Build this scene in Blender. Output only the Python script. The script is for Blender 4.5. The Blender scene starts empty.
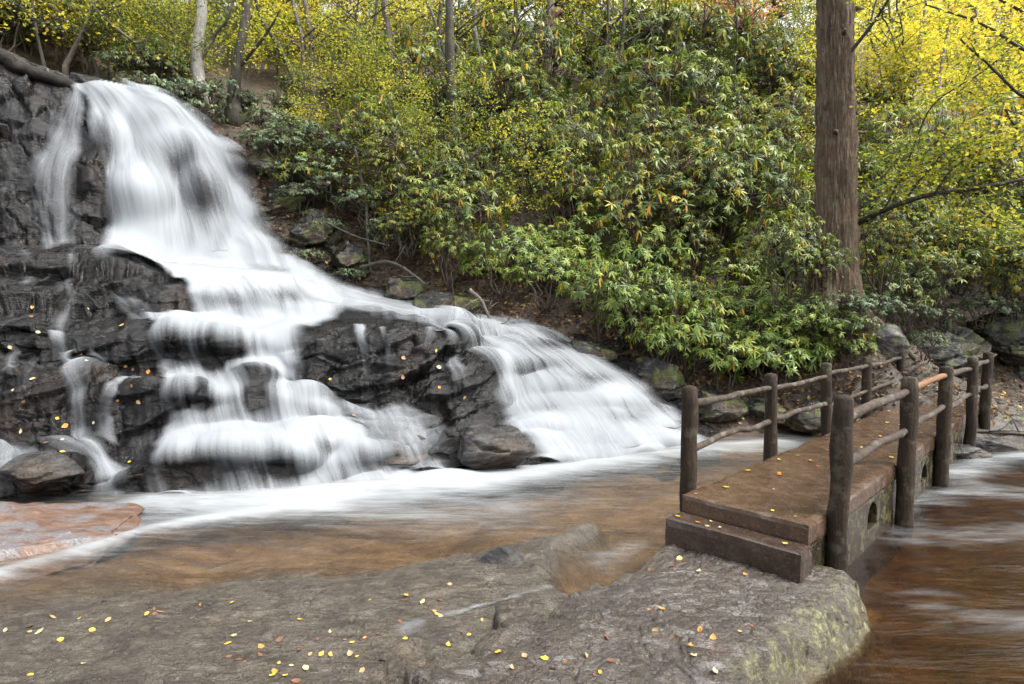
import bpy, bmesh, math, random
import numpy as np
from mathutils import Vector, Matrix

R = math.radians
sc = bpy.context.scene
col = sc.collection

# ------------------------------------------------------------------ camera, sky, sun, exposure
F_PX, CX, CY, EYE = 580.0, 512.0, 342.0, 1.42
PITCH = math.atan(26.0 / F_PX)
cam_d = bpy.data.cameras.new('camera')
cam_d.sensor_width = 36.0
cam_d.lens = F_PX / 1024.0 * 36.0
cam_d.clip_start, cam_d.clip_end = 0.05, 500
cam = bpy.data.objects.new('camera', cam_d)
cam.location = (0, 0, EYE)
cam.rotation_euler = (R(90) - PITCH, 0, 0)
col.objects.link(cam)
sc.camera = cam

SUN_EL, SUN_AZ = 58.0, 108.0          # azimuth measured from +Y towards +X
world = bpy.data.worlds.new('World')
sc.world = world
world.use_nodes = True
wn, wl = world.node_tree.nodes, world.node_tree.links
wn.clear()
sky = wn.new('ShaderNodeTexSky')
sky.sky_type = 'NISHITA'
sky.sun_disc = False
sky.sun_elevation = R(SUN_EL)
sky.sun_rotation = R(SUN_AZ)
sky.air_density, sky.dust_density, sky.ozone_density = 1.0, 4.0, 1.0
hsv = wn.new('ShaderNodeHueSaturation')
hsv.inputs['Saturation'].default_value = 0.22
bg = wn.new('ShaderNodeBackground')
bg.inputs['Strength'].default_value = 0.15
wo = wn.new('ShaderNodeOutputWorld')
wl.new(sky.outputs[0], hsv.inputs['Color'])
wl.new(hsv.outputs[0], bg.inputs['Color'])
wl.new(bg.outputs[0], wo.inputs['Surface'])

sun_d = bpy.data.lights.new('sun', 'SUN')
sun_d.energy = 1.15
sun_d.angle = R(14)
sun_d.color = (1.0, 0.95, 0.86)
sun = bpy.data.objects.new('sun', sun_d)
sv = Vector((math.sin(R(SUN_AZ)) * math.cos(R(SUN_EL)), math.cos(R(SUN_AZ)) * math.cos(R(SUN_EL)), math.sin(R(SUN_EL))))
sun.rotation_euler = (-sv).to_track_quat('-Z', 'Y').to_euler()
sun.location = (0, 0, 40)
col.objects.link(sun)

vs = sc.view_settings
vs.view_transform = 'Standard'
vs.look = 'None'
vs.gamma = 1.0
vs.use_curve_mapping = False
vs.exposure = 1.85
cy = sc.cycles
cy.max_bounces = 6
cy.diffuse_bounces = 3
cy.glossy_bounces = 2
cy.transmission_bounces = 3
cy.transparent_max_bounces = 12
cy.caustics_reflective = cy.caustics_refractive = False
cy.use_denoising = True

# ------------------------------------------------------------------ survey helper: a bearing seen from the tripod + a distance -> world point
FV = np.array([0, math.cos(PITCH), -math.sin(PITCH)])
UV_ = np.array([0, math.sin(PITCH), math.cos(PITCH)])
RV = np.array([1.0, 0, 0])

def pt(px, py, Y):
    px, py, Y = np.asarray(px, float), np.asarray(py, float), np.asarray(Y, float)
    d = FV + ((px - CX) / F_PX)[..., None] * RV + ((CY - py) / F_PX)[..., None] * UV_
    k = Y / d[..., 1]
    p = d * k[..., None]
    p[..., 2] += EYE
    return p

def on_level(px, py, z):
    """world xy where the bearing meets the level z"""
    px, py = np.asarray(px, float), np.asarray(py, float)
    d = FV + ((px - CX) / F_PX)[..., None] * RV + ((CY - py) / F_PX)[..., None] * UV_
    k = (z - EYE) / d[..., 2]
    return (d * k[..., None])[..., :2]

# ------------------------------------------------------------------ numpy noise
def _hash(ix, iy, iz, seed):
    h = (ix.astype(np.int64) * 374761393 + iy.astype(np.int64) * 668265263 + iz.astype(np.int64) * 2147483647 + seed * 974634777) & 0xFFFFFFFF
    h = ((h ^ (h >> 13)) * 1274126177) & 0xFFFFFFFF
    h = ((h ^ (h >> 16)) * 2246822519) & 0xFFFFFFFF
    return ((h ^ (h >> 15)) & 0xFFFFFF) / float(0xFFFFFF)

def vnoise(P, seed=0):
    i = np.floor(P).astype(np.int64)
    f = P - i
    f = f * f * f * (f * (f * 6 - 15) + 10)
    out = 0
    for dx in (0, 1):
        wx = f[:, 0] if dx else 1 - f[:, 0]
        for dy in (0, 1):
            wy = f[:, 1] if dy else 1 - f[:, 1]
            for dz in (0, 1):
                wz = f[:, 2] if dz else 1 - f[:, 2]
                out = out + wx * wy * wz * _hash(i[:, 0] + dx, i[:, 1] + dy, i[:, 2] + dz, seed)
    return out * 2 - 1

def fbm(P, octaves=4, seed=0, gain=0.5):
    P = np.asarray(P, float)
    a, s, tot = 1.0, 0, 0
    for o in range(octaves):
        s = s + a * vnoise(P * 2.03 ** o + 17.3 * o, seed + o)
        tot += a
        a *= gain
    return s / tot

def fbm2(x, y, octaves=4, seed=0, gain=0.5):
    sh = np.shape(x)
    P = np.stack([np.ravel(x), np.ravel(y), np.zeros(np.size(x)) + 0.37], 1)
    return fbm(P, octaves, seed, gain).reshape(sh)

def worley(P, seed=0, tilt=None):
    i = np.floor(P).astype(np.int64)
    n = len(P)
    f1, f2, cid, tl = np.full(n, 9.0), np.full(n, 9.0), np.zeros(n), np.zeros(n)
    for dx in (-1, 0, 1):
        for dy in (-1, 0, 1):
            for dz in (-1, 0, 1):
                c = i + (dx, dy, dz)
                q = np.stack([_hash(c[:, 0], c[:, 1], c[:, 2], seed + k) for k in (1, 2, 3)], 1) + c
                d = np.sqrt(((P - q) ** 2).sum(1))
                near = d < f1
                f2 = np.where(near, f1, np.minimum(f2, d))
                cid = np.where(near, _hash(c[:, 0], c[:, 1], c[:, 2], seed + 9), cid)
                if tilt is not None:
                    tv = sum((_hash(c[:, 0], c[:, 1], c[:, 2], seed + 30 + k) - 0.5) * (P - q)[:, k] for k in range(3)) * tilt
                    tl = np.where(near, tv, tl)
                f1 = np.where(near, d, f1)
    return (f1, f2, cid) if tilt is None else (f1, f2, cid, tl)

def blur1(A, sigma, axis):
    if sigma <= 0:
        return A
    r = int(sigma * 3) + 1
    k = np.exp(-0.5 * (np.arange(-r, r + 1) / sigma) ** 2)
    k /= k.sum()
    pad = [(0, 0)] * A.ndim
    pad[axis] = (r, r)
    B = np.pad(A, pad, mode='edge')
    out = 0
    n = A.shape[axis]
    for q, w in enumerate(k):
        sl = [slice(None)] * A.ndim
        sl[axis] = slice(q, q + n)
        out = out + w * B[tuple(sl)]
    return out

def sstep(a, b, x):
    t = np.clip((x - a) / (b - a), 0, 1)
    return t * t * (3 - 2 * t)

# ------------------------------------------------------------------ object helpers
def tag(o, label=None, cat=None, group=None, kind=None):
    if label: o['label'] = label
    if cat: o['category'] = cat
    if group: o['group'] = group
    if kind: o['kind'] = kind
    return o

def empty(name, loc=(0, 0, 0), rz=0.0):
    o = bpy.data.objects.new(name, None)
    o.empty_display_size = 0.1
    o.location = loc
    o.rotation_euler = (0, 0, rz)
    col.objects.link(o)
    return o

def np_mesh(name, verts, faces, smooth=True, attrs=None, uv=None):
    """faces: (n,3|4) int array or list of such arrays"""
    me = bpy.data.meshes.new(name)
    if not isinstance(faces, (list, tuple)):
        faces = [faces]
    faces = [np.asarray(f, np.int32) for f in faces if len(f)]
    verts = np.asarray(verts, np.float32)
    me.vertices.add(len(verts))
    me.vertices.foreach_set('co', verts.ravel())
    loops = np.concatenate([f.ravel() for f in faces])
    tot = np.concatenate([np.full(len(f), f.shape[1], np.int32) for f in faces])
    start = np.concatenate([[0], np.cumsum(tot)[:-1]]).astype(np.int32)
    me.loops.add(len(loops))
    me.loops.foreach_set('vertex_index', loops)
    me.polygons.add(len(tot))
    me.polygons.foreach_set('loop_start', start)
    me.polygons.foreach_set('loop_total', tot)
    me.polygons.foreach_set('use_smooth', np.full(len(tot), smooth, bool))
    me.update(calc_edges=True)
    for k, v in (attrs or {}).items():
        v = np.asarray(v, np.float32)
        if v.ndim == 1:
            a = me.attributes.new(k, 'FLOAT', 'POINT')
            a.data.foreach_set('value', v)
        else:
            a = me.attributes.new(k, 'FLOAT_COLOR', 'POINT')
            if v.shape[1] == 3:
                v = np.concatenate([v, np.ones((len(v), 1), np.float32)], 1)
            a.data.foreach_set('color', v.ravel())
    if uv is not None:
        l = me.uv_layers.new(name='flow')
        l.data.foreach_set('uv', np.asarray(uv, np.float32)[loops].ravel())
    me.validate()
    return me

def add_obj(name, me, mat=None, parent=None):
    if mat is not None and not me.materials:
        me.materials.append(mat)
    o = bpy.data.objects.new(name, me)
    col.objects.link(o)
    if parent is not None:
        o.parent = parent
    return o

def copy_tree(o, parent=None):
    c = o.copy()
    col.objects.link(c)
    if parent is not None:
        c.parent = parent
    for ch in list(o.children):
        copy_tree(ch, c)
    return c

def grid_faces(nv, nu):
    i = np.arange(nv * nu).reshape(nv, nu)
    return np.stack([i[:-1, :-1], i[:-1, 1:], i[1:, 1:], i[1:, :-1]], -1).reshape(-1, 4)

def tube_np(P, rad, seg=8, bumps=0.0, seed=0, cap=True, furrow=None):
    P = np.asarray(P, float)
    n = len(P)
    rad = np.broadcast_to(np.asarray(rad, float), (n,))
    T = np.gradient(P, axis=0)
    T /= np.linalg.norm(T, axis=1)[:, None] + 1e-9
    ref = np.array([1.0, 0, 0]) if abs(T[0, 0]) < 0.8 else np.array([0, 1.0, 0])
    A = np.cross(T, ref)
    A /= np.linalg.norm(A, axis=1)[:, None] + 1e-9
    B = np.cross(T, A)
    th = np.linspace(0, 2 * math.pi, seg, endpoint=False)
    ring = np.cos(th)[None, :, None] * A[:, None] + np.sin(th)[None, :, None] * B[:, None]
    rr = np.repeat(rad[:, None], seg, 1)
    if bumps:
        q = (P[:, None] + ring * rad[:, None, None]).reshape(-1, 3)
        rr = rr * (1 + bumps * fbm(q * np.array([7, 7, 2.0]), 3, seed).reshape(n, seg))
    if furrow is not None:
        rr = rr + furrow(th, P, rad)
    V = P[:, None] + ring * rr[..., None]
    i = np.arange(n * seg).reshape(n, seg)
    j = np.roll(i, -1, 1)
    Fq = np.stack([i[:-1], j[:-1], j[1:], i[1:]], -1).reshape(-1, 4)
    V = V.reshape(-1, 3)
    tri = np.zeros((0, 3), int)
    if cap:
        c0, c1 = len(V), len(V) + 1
        V = np.concatenate([V, P[:1] - T[:1] * rad[0] * 0.1, P[-1:] + T[-1:] * rad[-1] * 0.25])
        a = np.stack([i[0], np.full(seg, c0), j[0]], -1)
        b = np.stack([i[-1], j[-1], np.full(seg, c1)], -1)
        tri = np.concatenate([a, b])
    return V, Fq, tri

class Geo:
    def __init__(s):
        s.v, s.q, s.t, s.n, s.a = [], [], [], 0, []
    def add(s, V, q=None, t=None, a=None):
        if q is not None and len(q): s.q.append(np.asarray(q) + s.n)
        if t is not None and len(t): s.t.append(np.asarray(t) + s.n)
        s.v.append(V); s.n += len(V)
        s.a.append(np.full(len(V), 0.5) if a is None else np.broadcast_to(a, (len(V),)))
    def tube(s, P, rad, seg=7, **k):
        V, q, t = tube_np(P, rad, seg, **k)
        s.add(V, q, t)
    def mesh(s, name, smooth=True):
        f = []
        if s.q: f.append(np.concatenate(s.q))
        if s.t: f.append(np.concatenate(s.t))
        return np_mesh(name, np.concatenate(s.v), f, smooth, {'tint': np.concatenate(s.a)})

# ------------------------------------------------------------------ node helpers
class Mat:
    def __init__(s, name):
        s.m = bpy.data.materials.new(name)
        s.m.use_nodes = True
        s.nt = s.m.node_tree
        s.nt.nodes.clear()
        s.out = s.n('ShaderNodeOutputMaterial')
    def n(s, typ, **kw):
        nd = s.nt.nodes.new(typ)
        for k, v in kw.items():
            if hasattr(nd, k):
                setattr(nd, k, v)
            else:
                s.set(nd, k, v)
        return nd
    def set(s, nd, k, v):
        sock = nd.inputs[k]
        if isinstance(v, bpy.types.NodeSocket):
            s.nt.links.new(v, sock)
        elif isinstance(v, (tuple, list)) and len(v) == 3 and sock.type == 'RGBA':
            sock.default_value = (*v, 1)
        else:
            sock.default_value = v
    def link(s, a, b):
        s.nt.links.new(a, b)
    def coords(s, scale=(1, 1, 1), rot=(0, 0, 0), kind='Object', src=None):
        mp = s.n('ShaderNodeMapping')
        mp.inputs['Scale'].default_value = scale
        mp.inputs['Rotation'].default_value = rot
        s.link(src if src is not None else s.n('ShaderNodeTexCoord').outputs[kind], mp.inputs['Vector'])
        return mp.outputs[0]
    def noise(s, vec, scale, detail=4, rough=0.55, dist=0.0):
        nd = s.n('ShaderNodeTexNoise')
        s.link(vec, nd.inputs['Vector'])
        nd.inputs['Scale'].default_value = scale
        nd.inputs['Detail'].default_value = detail
        nd.inputs['Roughness'].default_value = rough
        nd.inputs['Distortion'].default_value = dist
        return nd.outputs['Fac']
    def voro(s, vec, scale, feature='F1', out='Distance', rand=1.0):
        nd = s.n('ShaderNodeTexVoronoi', feature=feature)
        s.link(vec, nd.inputs['Vector'])
        nd.inputs['Scale'].default_value = scale
        nd.inputs['Randomness'].default_value = rand
        return nd.outputs[out]
    def ramp(s, fac, stops, interp='LINEAR'):
        nd = s.n('ShaderNodeValToRGB')
        nd.color_ramp.interpolation = interp
        els = nd.color_ramp.elements
        while len(els) < len(stops): els.new(0.5)
        for e, (p, c) in zip(els, stops):
            e.position = p
            e.color = (c, c, c, 1) if isinstance(c, (int, float)) else (*c, 1)
        s.link(fac, nd.inputs[0])
        return nd.outputs[0]
    def mix(s, fac, a, b, blend='MIX'):
        nd = s.n('ShaderNodeMix', data_type='RGBA', blend_type=blend)
        for k, v in ((0, fac), (6, a), (7, b)):
            if isinstance(v, bpy.types.NodeSocket): s.link(v, nd.inputs[k])
            elif isinstance(v, (tuple, list)): nd.inputs[k].default_value = (*v, 1)
            else: nd.inputs[k].default_value = v
        return nd.outputs[2]
    def math(s, op, a, b=0.0, c=0.0, clamp=False):
        nd = s.n('ShaderNodeMath', operation=op, use_clamp=clamp)
        for k, v in ((0, a), (1, b), (2, c)):
            if isinstance(v, bpy.types.NodeSocket): s.link(v, nd.inputs[k])
            else: nd.inputs[k].default_value = v
        return nd.outputs[0]
    def attr(s, name, out='Fac'):
        return s.n('ShaderNodeAttribute', attribute_name=name).outputs[out]
    def bump(s, h, strength, dist, normal=None):
        nd = s.n('ShaderNodeBump')
        nd.inputs['Strength'].default_value = strength
        nd.inputs['Distance'].default_value = dist
        s.link(h, nd.inputs['Height'])
        if normal is not None: s.link(normal, nd.inputs['Normal'])
        return nd.outputs[0]
    def pbsdf(s, color, rough=0.5, normal=None, spec=0.5):
        nd = s.n('ShaderNodeBsdfPrincipled')
        s.set(nd, 'Base Color', color)
        s.set(nd, 'Roughness', rough)
        s.set(nd, 'Specular IOR Level', spec)
        if normal is not None: s.link(normal, nd.inputs['Normal'])
        return nd
    def done(s, shader):
        s.link(shader, s.out.inputs['Surface'])
        return s.m

def smap(m, v, a, b, c=0.0, d=1.0):
    nd = m.n('ShaderNodeMapRange', clamp=True)
    m.link(v, nd.inputs['Value'])
    for k, x in zip(('From Min', 'From Max', 'To Min', 'To Max'), (a, b, c, d)):
        nd.inputs[k].default_value = x
    return nd.outputs[0]

# ------------------------------------------------------------------ materials
def mat_wet_rock(name, dark=1.0, lichen=0.0, moss=0.0, rust=0.5):
    m = Mat(name)
    v = m.coords()
    strata = m.coords(scale=(1, 1, 2.6), rot=(R(8), R(-14), 0))
    n1 = m.noise(v, 1.1, 5, 0.6)
    n2 = m.noise(strata, 5.5, 7, 0.65, 0.4)
    n3 = m.noise(v, 34, 4, 0.6)
    c = m.ramp(n2, [(0.28, (0.012 * dark, 0.011 * dark, 0.010 * dark)), (0.45, (0.045 * dark, 0.042 * dark, 0.041 * dark)),
                    (0.60, (0.105 * dark, 0.10 * dark, 0.097 * dark)), (0.78, (0.21 * dark, 0.20 * dark, 0.19 * dark))])
    c = m.mix(smap(m, n1, 0.5, 0.68, 0, rust), c, m.ramp(n3, [(0.3, (0.03, 0.017, 0.008)), (0.7, (0.10, 0.06, 0.033))]))
    if lichen:
        nl = m.noise(v, 6.5, 6, 0.7)
        c = m.mix(smap(m, nl, 0.53, 0.60, 0, lichen), c, m.ramp(n3, [(0.3, (0.09, 0.10, 0.06)), (0.7, (0.25, 0.26, 0.18))]))
    if moss:
        nm = m.noise(v, 3.2, 6, 0.65)
        c = m.mix(smap(m, nm, 0.5, 0.58, 0, moss), c, m.ramp(n3, [(0.3, (0.03, 0.045, 0.008)), (0.7, (0.12, 0.14, 0.025))]))
    h = m.math('ADD', m.math('MULTIPLY', n2, 1.0), m.math('MULTIPLY', n3, 0.22))
    b = m.bump(h, 0.85, 0.05)
    b = m.bump(m.noise(strata, 60, 4, 0.7), 0.5, 0.012, b)
    rough = smap(m, m.noise(v, 4.0, 4, 0.6), 0.3, 0.7, 0.08, 0.34)
    return m.done(m.pbsdf(c, rough, b, 0.3).outputs[0])

def mat_ground():
    """mask attribute: R leaf litter, G moss, B flaky bedding, A orange submerged bed"""
    m = Mat('bedrock_and_litter')
    v = m.coords()
    at = m.n('ShaderNodeAttribute', attribute_name='mask')
    sep = m.n('ShaderNodeSeparateColor')
    m.link(at.outputs['Color'], sep.inputs[0])
    litter, moss, flaky, bed = sep.outputs[0], sep.outputs[1], sep.outputs[2], at.outputs['Alpha']
    stretch = m.coords(scale=(1, 2.8, 1), rot=(0, 0, R(-24)))
    n1 = m.noise(v, 1.3, 6, 0.62)
    n2 = m.noise(stretch, 6.0, 8, 0.68, 0.5)
    n3 = m.noise(v, 55, 5, 0.65)
    # smooth sandstone
    sand = m.ramp(n2, [(0.30, (0.022, 0.017, 0.012)), (0.43, (0.068, 0.056, 0.040)), (0.56, (0.118, 0.100, 0.074)), (0.74, (0.19, 0.170, 0.138))])
    sand = m.mix(smap(m, n1, 0.48, 0.66, 0, 0.55), sand, m.ramp(n2, [(0.3, (0.07, 0.05, 0.03)), (0.7, (0.16, 0.12, 0.075))]))
    sand = m.mix(smap(m, n3, 0.52, 0.72, 0, 0.5), sand, (0.05, 0.042, 0.034))
    # flaky bedding: small chips, grey and rusty brown
    fv = m.coords(scale=(1.0, 2.3, 1.0), rot=(0, 0, R(38)))
    warp = m.n('ShaderNodeVectorMath', operation='MULTIPLY_ADD')
    nz = m.n('ShaderNodeTexNoise')
    m.link(v, nz.inputs['Vector']); nz.inputs['Scale'].default_value = 9
    m.link(nz.outputs['Color'], warp.inputs[0]); warp.inputs[1].default_value = (0.11, 0.11, 0.11); m.link(fv, warp.inputs[2])
    chip = m.voro(warp.outputs[0], 9, out='Color')
    sc_ = m.n('ShaderNodeSeparateColor'); m.link(chip, sc_.inputs[0])
    edge = m.voro(warp.outputs[0], 9, feature='DISTANCE_TO_EDGE')
    fl = m.ramp(sc_.outputs[0], [(0.0, (0.060, 0.047, 0.035)), (0.40, (0.112, 0.094, 0.075)), (0.7, (0.165, 0.147, 0.127)), (1.0, (0.25, 0.24, 0.225))])
    fl = m.mix(smap(m, n2, 0.45, 0.62, 0, 0.75), fl, m.ramp(n3, [(0.3, (0.045, 0.028, 0.019)), (0.7, (0.125, 0.084, 0.058))]))
    edge2 = m.voro(warp.outputs[0], 23, feature='DISTANCE_TO_EDGE')
    fl = m.mix(smap(m, edge2, 0.0, 0.10, 0.45, 0), fl, (0.030, 0.021, 0.015))
    fl = m.mix(m.math('MULTIPLY', smap(m, edge, 0.0, 0.07, 0.9, 0), smap(m, n1, 0.40, 0.58)), fl, (0.020, 0.014, 0.010))
    fl = m.mix(smap(m, n3, 0.55, 0.75, 0, 0.5), fl, (0.055, 0.045, 0.036))
    c = m.mix(flaky, sand, fl)
    nw = m.noise(v, 3.1, 7, 0.7, 0.4)
    c = m.mix(smap(m, nw, 0.50, 0.58, 0, 0.85), c, m.mix(0.62, c, (0.022, 0.016, 0.011)))
    c = m.mix(smap(m, m.noise(stretch, 26, 5, 0.75), 0.58, 0.68, 0, 0.55), c, (0.26, 0.25, 0.235))
    c = m.mix(smap(m, m.noise(stretch, 17, 5, 0.75), 0.60, 0.68, 0, 0.7), c, (0.03, 0.02, 0.014))
    sp = m.noise(v, 85, 3, 0.6)
    c = m.mix(smap(m, sp, 0.63, 0.645, 0, 0.4), c, (0.30, 0.29, 0.27))
    c = m.mix(smap(m, sp, 0.375, 0.39, 0.85, 0), c, (0.018, 0.014, 0.011))
    hl = m.noise(m.coords(scale=(1, 5, 1), rot=(0, 0, R(-28))), 7, 6, 0.75)
    c = m.mix(m.math('MULTIPLY', smap(m, hl, 0.485, 0.495), smap(m, hl, 0.505, 0.515, 1, 0)), c, (0.02, 0.015, 0.011))
    c = m.mix(0.22, c, (0.03, 0.022, 0.015))
    # submerged bed
    nb = m.noise(stretch, 2.2, 6, 0.6)
    bedc = m.ramp(nb, [(0.3, (0.045, 0.028, 0.014)), (0.46, (0.115, 0.076, 0.042)), (0.6, (0.19, 0.137, 0.085)), (0.75, (0.25, 0.20, 0.14))])
    c = m.mix(bed, c, bedc)
    # moss and lichen
    nm = m.noise(v, 14, 5, 0.7)
    mossc = m.ramp(nm, [(0.3, (0.02, 0.022, 0.007)), (0.5, (0.085, 0.082, 0.03)), (0.66, (0.24, 0.23, 0.12))])
    c = m.mix(m.math('MULTIPLY', moss, smap(m, nm, 0.44, 0.58, 0, 0.95), clamp=True), c, mossc)
    # leaf litter
    vl = m.voro(v, 22, out='Color')
    sl = m.n('ShaderNodeSeparateColor'); m.link(vl, sl.inputs[0])
    lit = m.ramp(sl.outputs[0], [(0.0, (0.010, 0.007, 0.005)), (0.35, (0.026, 0.015, 0.009)), (0.65, (0.055, 0.030, 0.016)), (0.88, (0.10, 0.06, 0.03)), (1.0, (0.17, 0.11, 0.05))])
    lit = m.mix(smap(m, n1, 0.5, 0.62, 0, 0.8), lit, (0.028, 0.024, 0.014))
    c = m.mix(litter, c, lit)
    hflak = m.math('MULTIPLY', m.math('MULTIPLY', sc_.outputs[1], flaky), 0.5)
    h = m.math('ADD', m.math('ADD', n2, hflak), m.math('MULTIPLY', n3, 0.2))
    b = m.bump(h, 0.9, 0.04)
    b = m.bump(m.math('MULTIPLY', smap(m, edge, 0.0, 0.09), flaky), 0.45, 0.012, b)
    b = m.bump(m.noise(v, 70, 4, 0.75), 0.8, 0.014, b)
    rough = m.math('ADD', smap(m, nw, 0.42, 0.64, 0.07, 0.40), m.math('MULTIPLY', litter, 0.3), clamp=True)
    return m.done(m.pbsdf(c, rough, b, 0.5).outputs[0])

def mat_silky():
    m = Mat('silky_falling_water')
    uvn = m.n('ShaderNodeUVMap', uv_map='flow')
    a = m.coords(scale=(5.5, 0.6, 1), src=uvn.outputs[0])
    b = m.coords(scale=(18, 0.9, 1), src=uvn.outputs[0])
    c = m.coords(scale=(55, 1.4, 1), src=uvn.outputs[0])
    na, nb, nc = m.noise(a, 1.0, 3, 0.5, 0.3), m.noise(b, 1.0, 2, 0.5, 0.15), m.noise(c, 1.0, 2, 0.5)
    st = m.math('ADD', m.math('MULTIPLY', na, 0.62), m.math('ADD', m.math('MULTIPLY', nb, 0.28), m.math('MULTIPLY', nc, 0.10)))
    st = smap(m, st, 0.3, 0.7, -0.5, 0.5)
    dens = m.attr('cover')
    al = m.math('ADD', dens, m.math('MULTIPLY', st, 0.55))
    mr = m.n('ShaderNodeMapRange', interpolation_type='SMOOTHSTEP', clamp=True)
    m.link(al, mr.inputs['Value'])
    mr.inputs['From Min'].default_value = 0.0; mr.inputs['From Max'].default_value = 1.05
    mr.inputs['To Min'].default_value = 0.0; mr.inputs['To Max'].default_value = 0.985
    edge = m.attr('rim')
    alpha = m.math('MULTIPLY', mr.outputs[0], edge, clamp=True)
    d = m.n('ShaderNodeBsdfDiffuse'); m.set(d, 'Color', (0.32, 0.342, 0.362))
    t = m.n('ShaderNodeBsdfTranslucent'); m.set(t, 'Color', (0.32, 0.342, 0.362))
    ms = m.n('ShaderNodeMixShader'); ms.inputs[0].default_value = 0.25
    m.link(d.outputs[0], ms.inputs[1]); m.link(t.outputs[0], ms.inputs[2])
    tr = m.n('ShaderNodeBsdfTransparent')
    mx = m.n('ShaderNodeMixShader')
    m.link(alpha, mx.inputs[0]); m.link(tr.outputs[0], mx.inputs[1]); m.link(ms.outputs[0], mx.inputs[2])
    return m.done(mx.outputs[0])

def mat_pool(name, tint, angle, gloss=0.3):
    m = Mat(name)
    rot = m.coords(scale=(0.8, 3.4, 1), rot=(0, 0, angle))
    n1 = m.noise(rot, 1.3, 5, 0.55, 0.6)
    n2 = m.noise(rot, 4.5, 4, 0.55, 0.5)
    foam = m.attr('foam')
    s = smap(m, m.math('ADD', m.math('MULTIPLY', n1, 0.6), m.math('MULTIPLY', n2, 0.4)), 0.32, 0.68, -0.5, 0.5)
    f = m.math('ADD', foam, m.math('MULTIPLY', s, 0.55))
    mr = m.n('ShaderNodeMapRange', interpolation_type='SMOOTHSTEP', clamp=True)
    m.link(f, mr.inputs['Value'])
    mr.inputs['From Min'].default_value = 0.02; mr.inputs['From Max'].default_value = 1.3
    mr.inputs['To Max'].default_value = 0.84
    b = m.bump(m.math('ADD', n1, m.math('MULTIPLY', n2, 0.4)), 0.35, 0.05)
    gl = m.n('ShaderNodeBsdfGlossy'); m.set(gl, 'Roughness', gloss); m.set(gl, 'Color', (0.9, 0.9, 0.9)); m.link(b, gl.inputs['Normal'])
    dp = m.attr('depth')
    tr = m.n('ShaderNodeBsdfTransparent'); m.link(m.mix(dp, (1, 1, 1), tint), tr.inputs['Color'])
    fr = m.n('ShaderNodeFresnel'); m.set(fr, 'IOR', 1.33); m.link(b, fr.inputs['Normal'])
    wm = m.n('ShaderNodeMixShader')
    m.link(m.math('MULTIPLY', fr.outputs[0], m.math('ADD', m.math('MULTIPLY', dp, 0.8), 0.2)), wm.inputs[0]); m.link(tr.outputs[0], wm.inputs[1]); m.link(gl.outputs[0], wm.inputs[2])
    d = m.n('ShaderNodeBsdfDiffuse'); m.set(d, 'Color', (0.31, 0.33, 0.34))
    mx = m.n('ShaderNodeMixShader')
    m.link(mr.outputs[0], mx.inputs[0]); m.link(wm.outputs[0], mx.inputs[1]); m.link(d.outputs[0], mx.inputs[2])
    return m.done(mx.outputs[0])

def mat_leaf(name, stops, rough=0.42, trans=0.35, spec=0.5, vary=0.25):
    m = Mat(name)
    t = m.attr('tint')
    oi = m.n('ShaderNodeObjectInfo')
    f = m.math('ADD', t, m.math('MULTIPLY', m.math('SUBTRACT', oi.outputs['Random'], 0.5), vary), clamp=True)
    c = m.ramp(f, stops)
    p = m.pbsdf(c, rough, None, spec)
    tl = m.n('ShaderNodeBsdfTranslucent')
    cc = m.mix(1.0, c, (1.0, 1.0, 0.55), 'MULTIPLY')
    m.link(cc, tl.inputs['Color'])
    ms = m.n('ShaderNodeMixShader'); ms.inputs[0].default_value = trans
    m.link(p.outputs[0], ms.inputs[1]); m.link(tl.outputs[0], ms.inputs[2])
    return m.done(ms.outputs[0])

def mat_bark(name, c0, c1, lich=None, scale=1.0, vertical=True):
    m = Mat(name)
    v = m.coords(scale=(9 * scale, 9 * scale, 1.3 * scale) if vertical else (5 * scale,) * 3)
    w = m.coords()
    n1 = m.noise(v, 1.6, 6, 0.7, 0.3)
    n2 = m.noise(w, 30 * scale, 4, 0.65)
    c = m.ramp(m.math('ADD', m.math('MULTIPLY', n1, 0.75), m.math('MULTIPLY', n2, 0.25)), [(0.32, c0), (0.66, c1)])
    if lich:
        c = m.mix(smap(m, m.noise(w, 5.5, 6, 0.72), 0.54, 0.62, 0, lich[1]), c, lich[0])
    b = m.bump(m.math('ADD', n1, m.math('MULTIPLY', n2, 0.3)), 0.9, 0.03)
    return m.done(m.pbsdf(c, 0.75, b, 0.3).outputs[0])

def mat_concrete(name, c0, c1, mossy=0.0):
    m = Mat(name)
    v = m.coords()
    n1 = m.noise(v, 2.0, 6, 0.65)
    n2 = m.noise(v, 48, 5, 0.75)
    n4 = m.noise(v, 9, 5, 0.7)
    c = m.ramp(m.math('ADD', m.math('MULTIPLY', n1, 0.6), m.math('MULTIPLY', n4, 0.4)), [(0.34, c0), (0.64, c1)])
    c = m.mix(smap(m, n2, 0.54, 0.68, 0, 0.7), c, tuple(x * 2.3 for x in c1))
    c = m.mix(smap(m, n2, 0.30, 0.40, 0.4, 0), c, tuple(x * 0.45 for x in c0))
    if mossy:
        c = m.mix(smap(m, n4, 0.52, 0.62, 0, mossy), c, (0.11, 0.11, 0.035))
        c = m.mix(smap(m, m.noise(v, 16, 4, 0.7), 0.62, 0.67, 0, mossy), c, (0.3, 0.3, 0.2))
    b = m.bump(m.math('ADD', m.math('MULTIPLY', n4, 0.4), m.math('MULTIPLY', n2, 0.6)), 0.35, 0.006)
    rough = smap(m, n4, 0.40, 0.62, 0.10, 0.38)
    return m.done(m.pbsdf(c, rough, b, 0.5).outputs[0])

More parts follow.
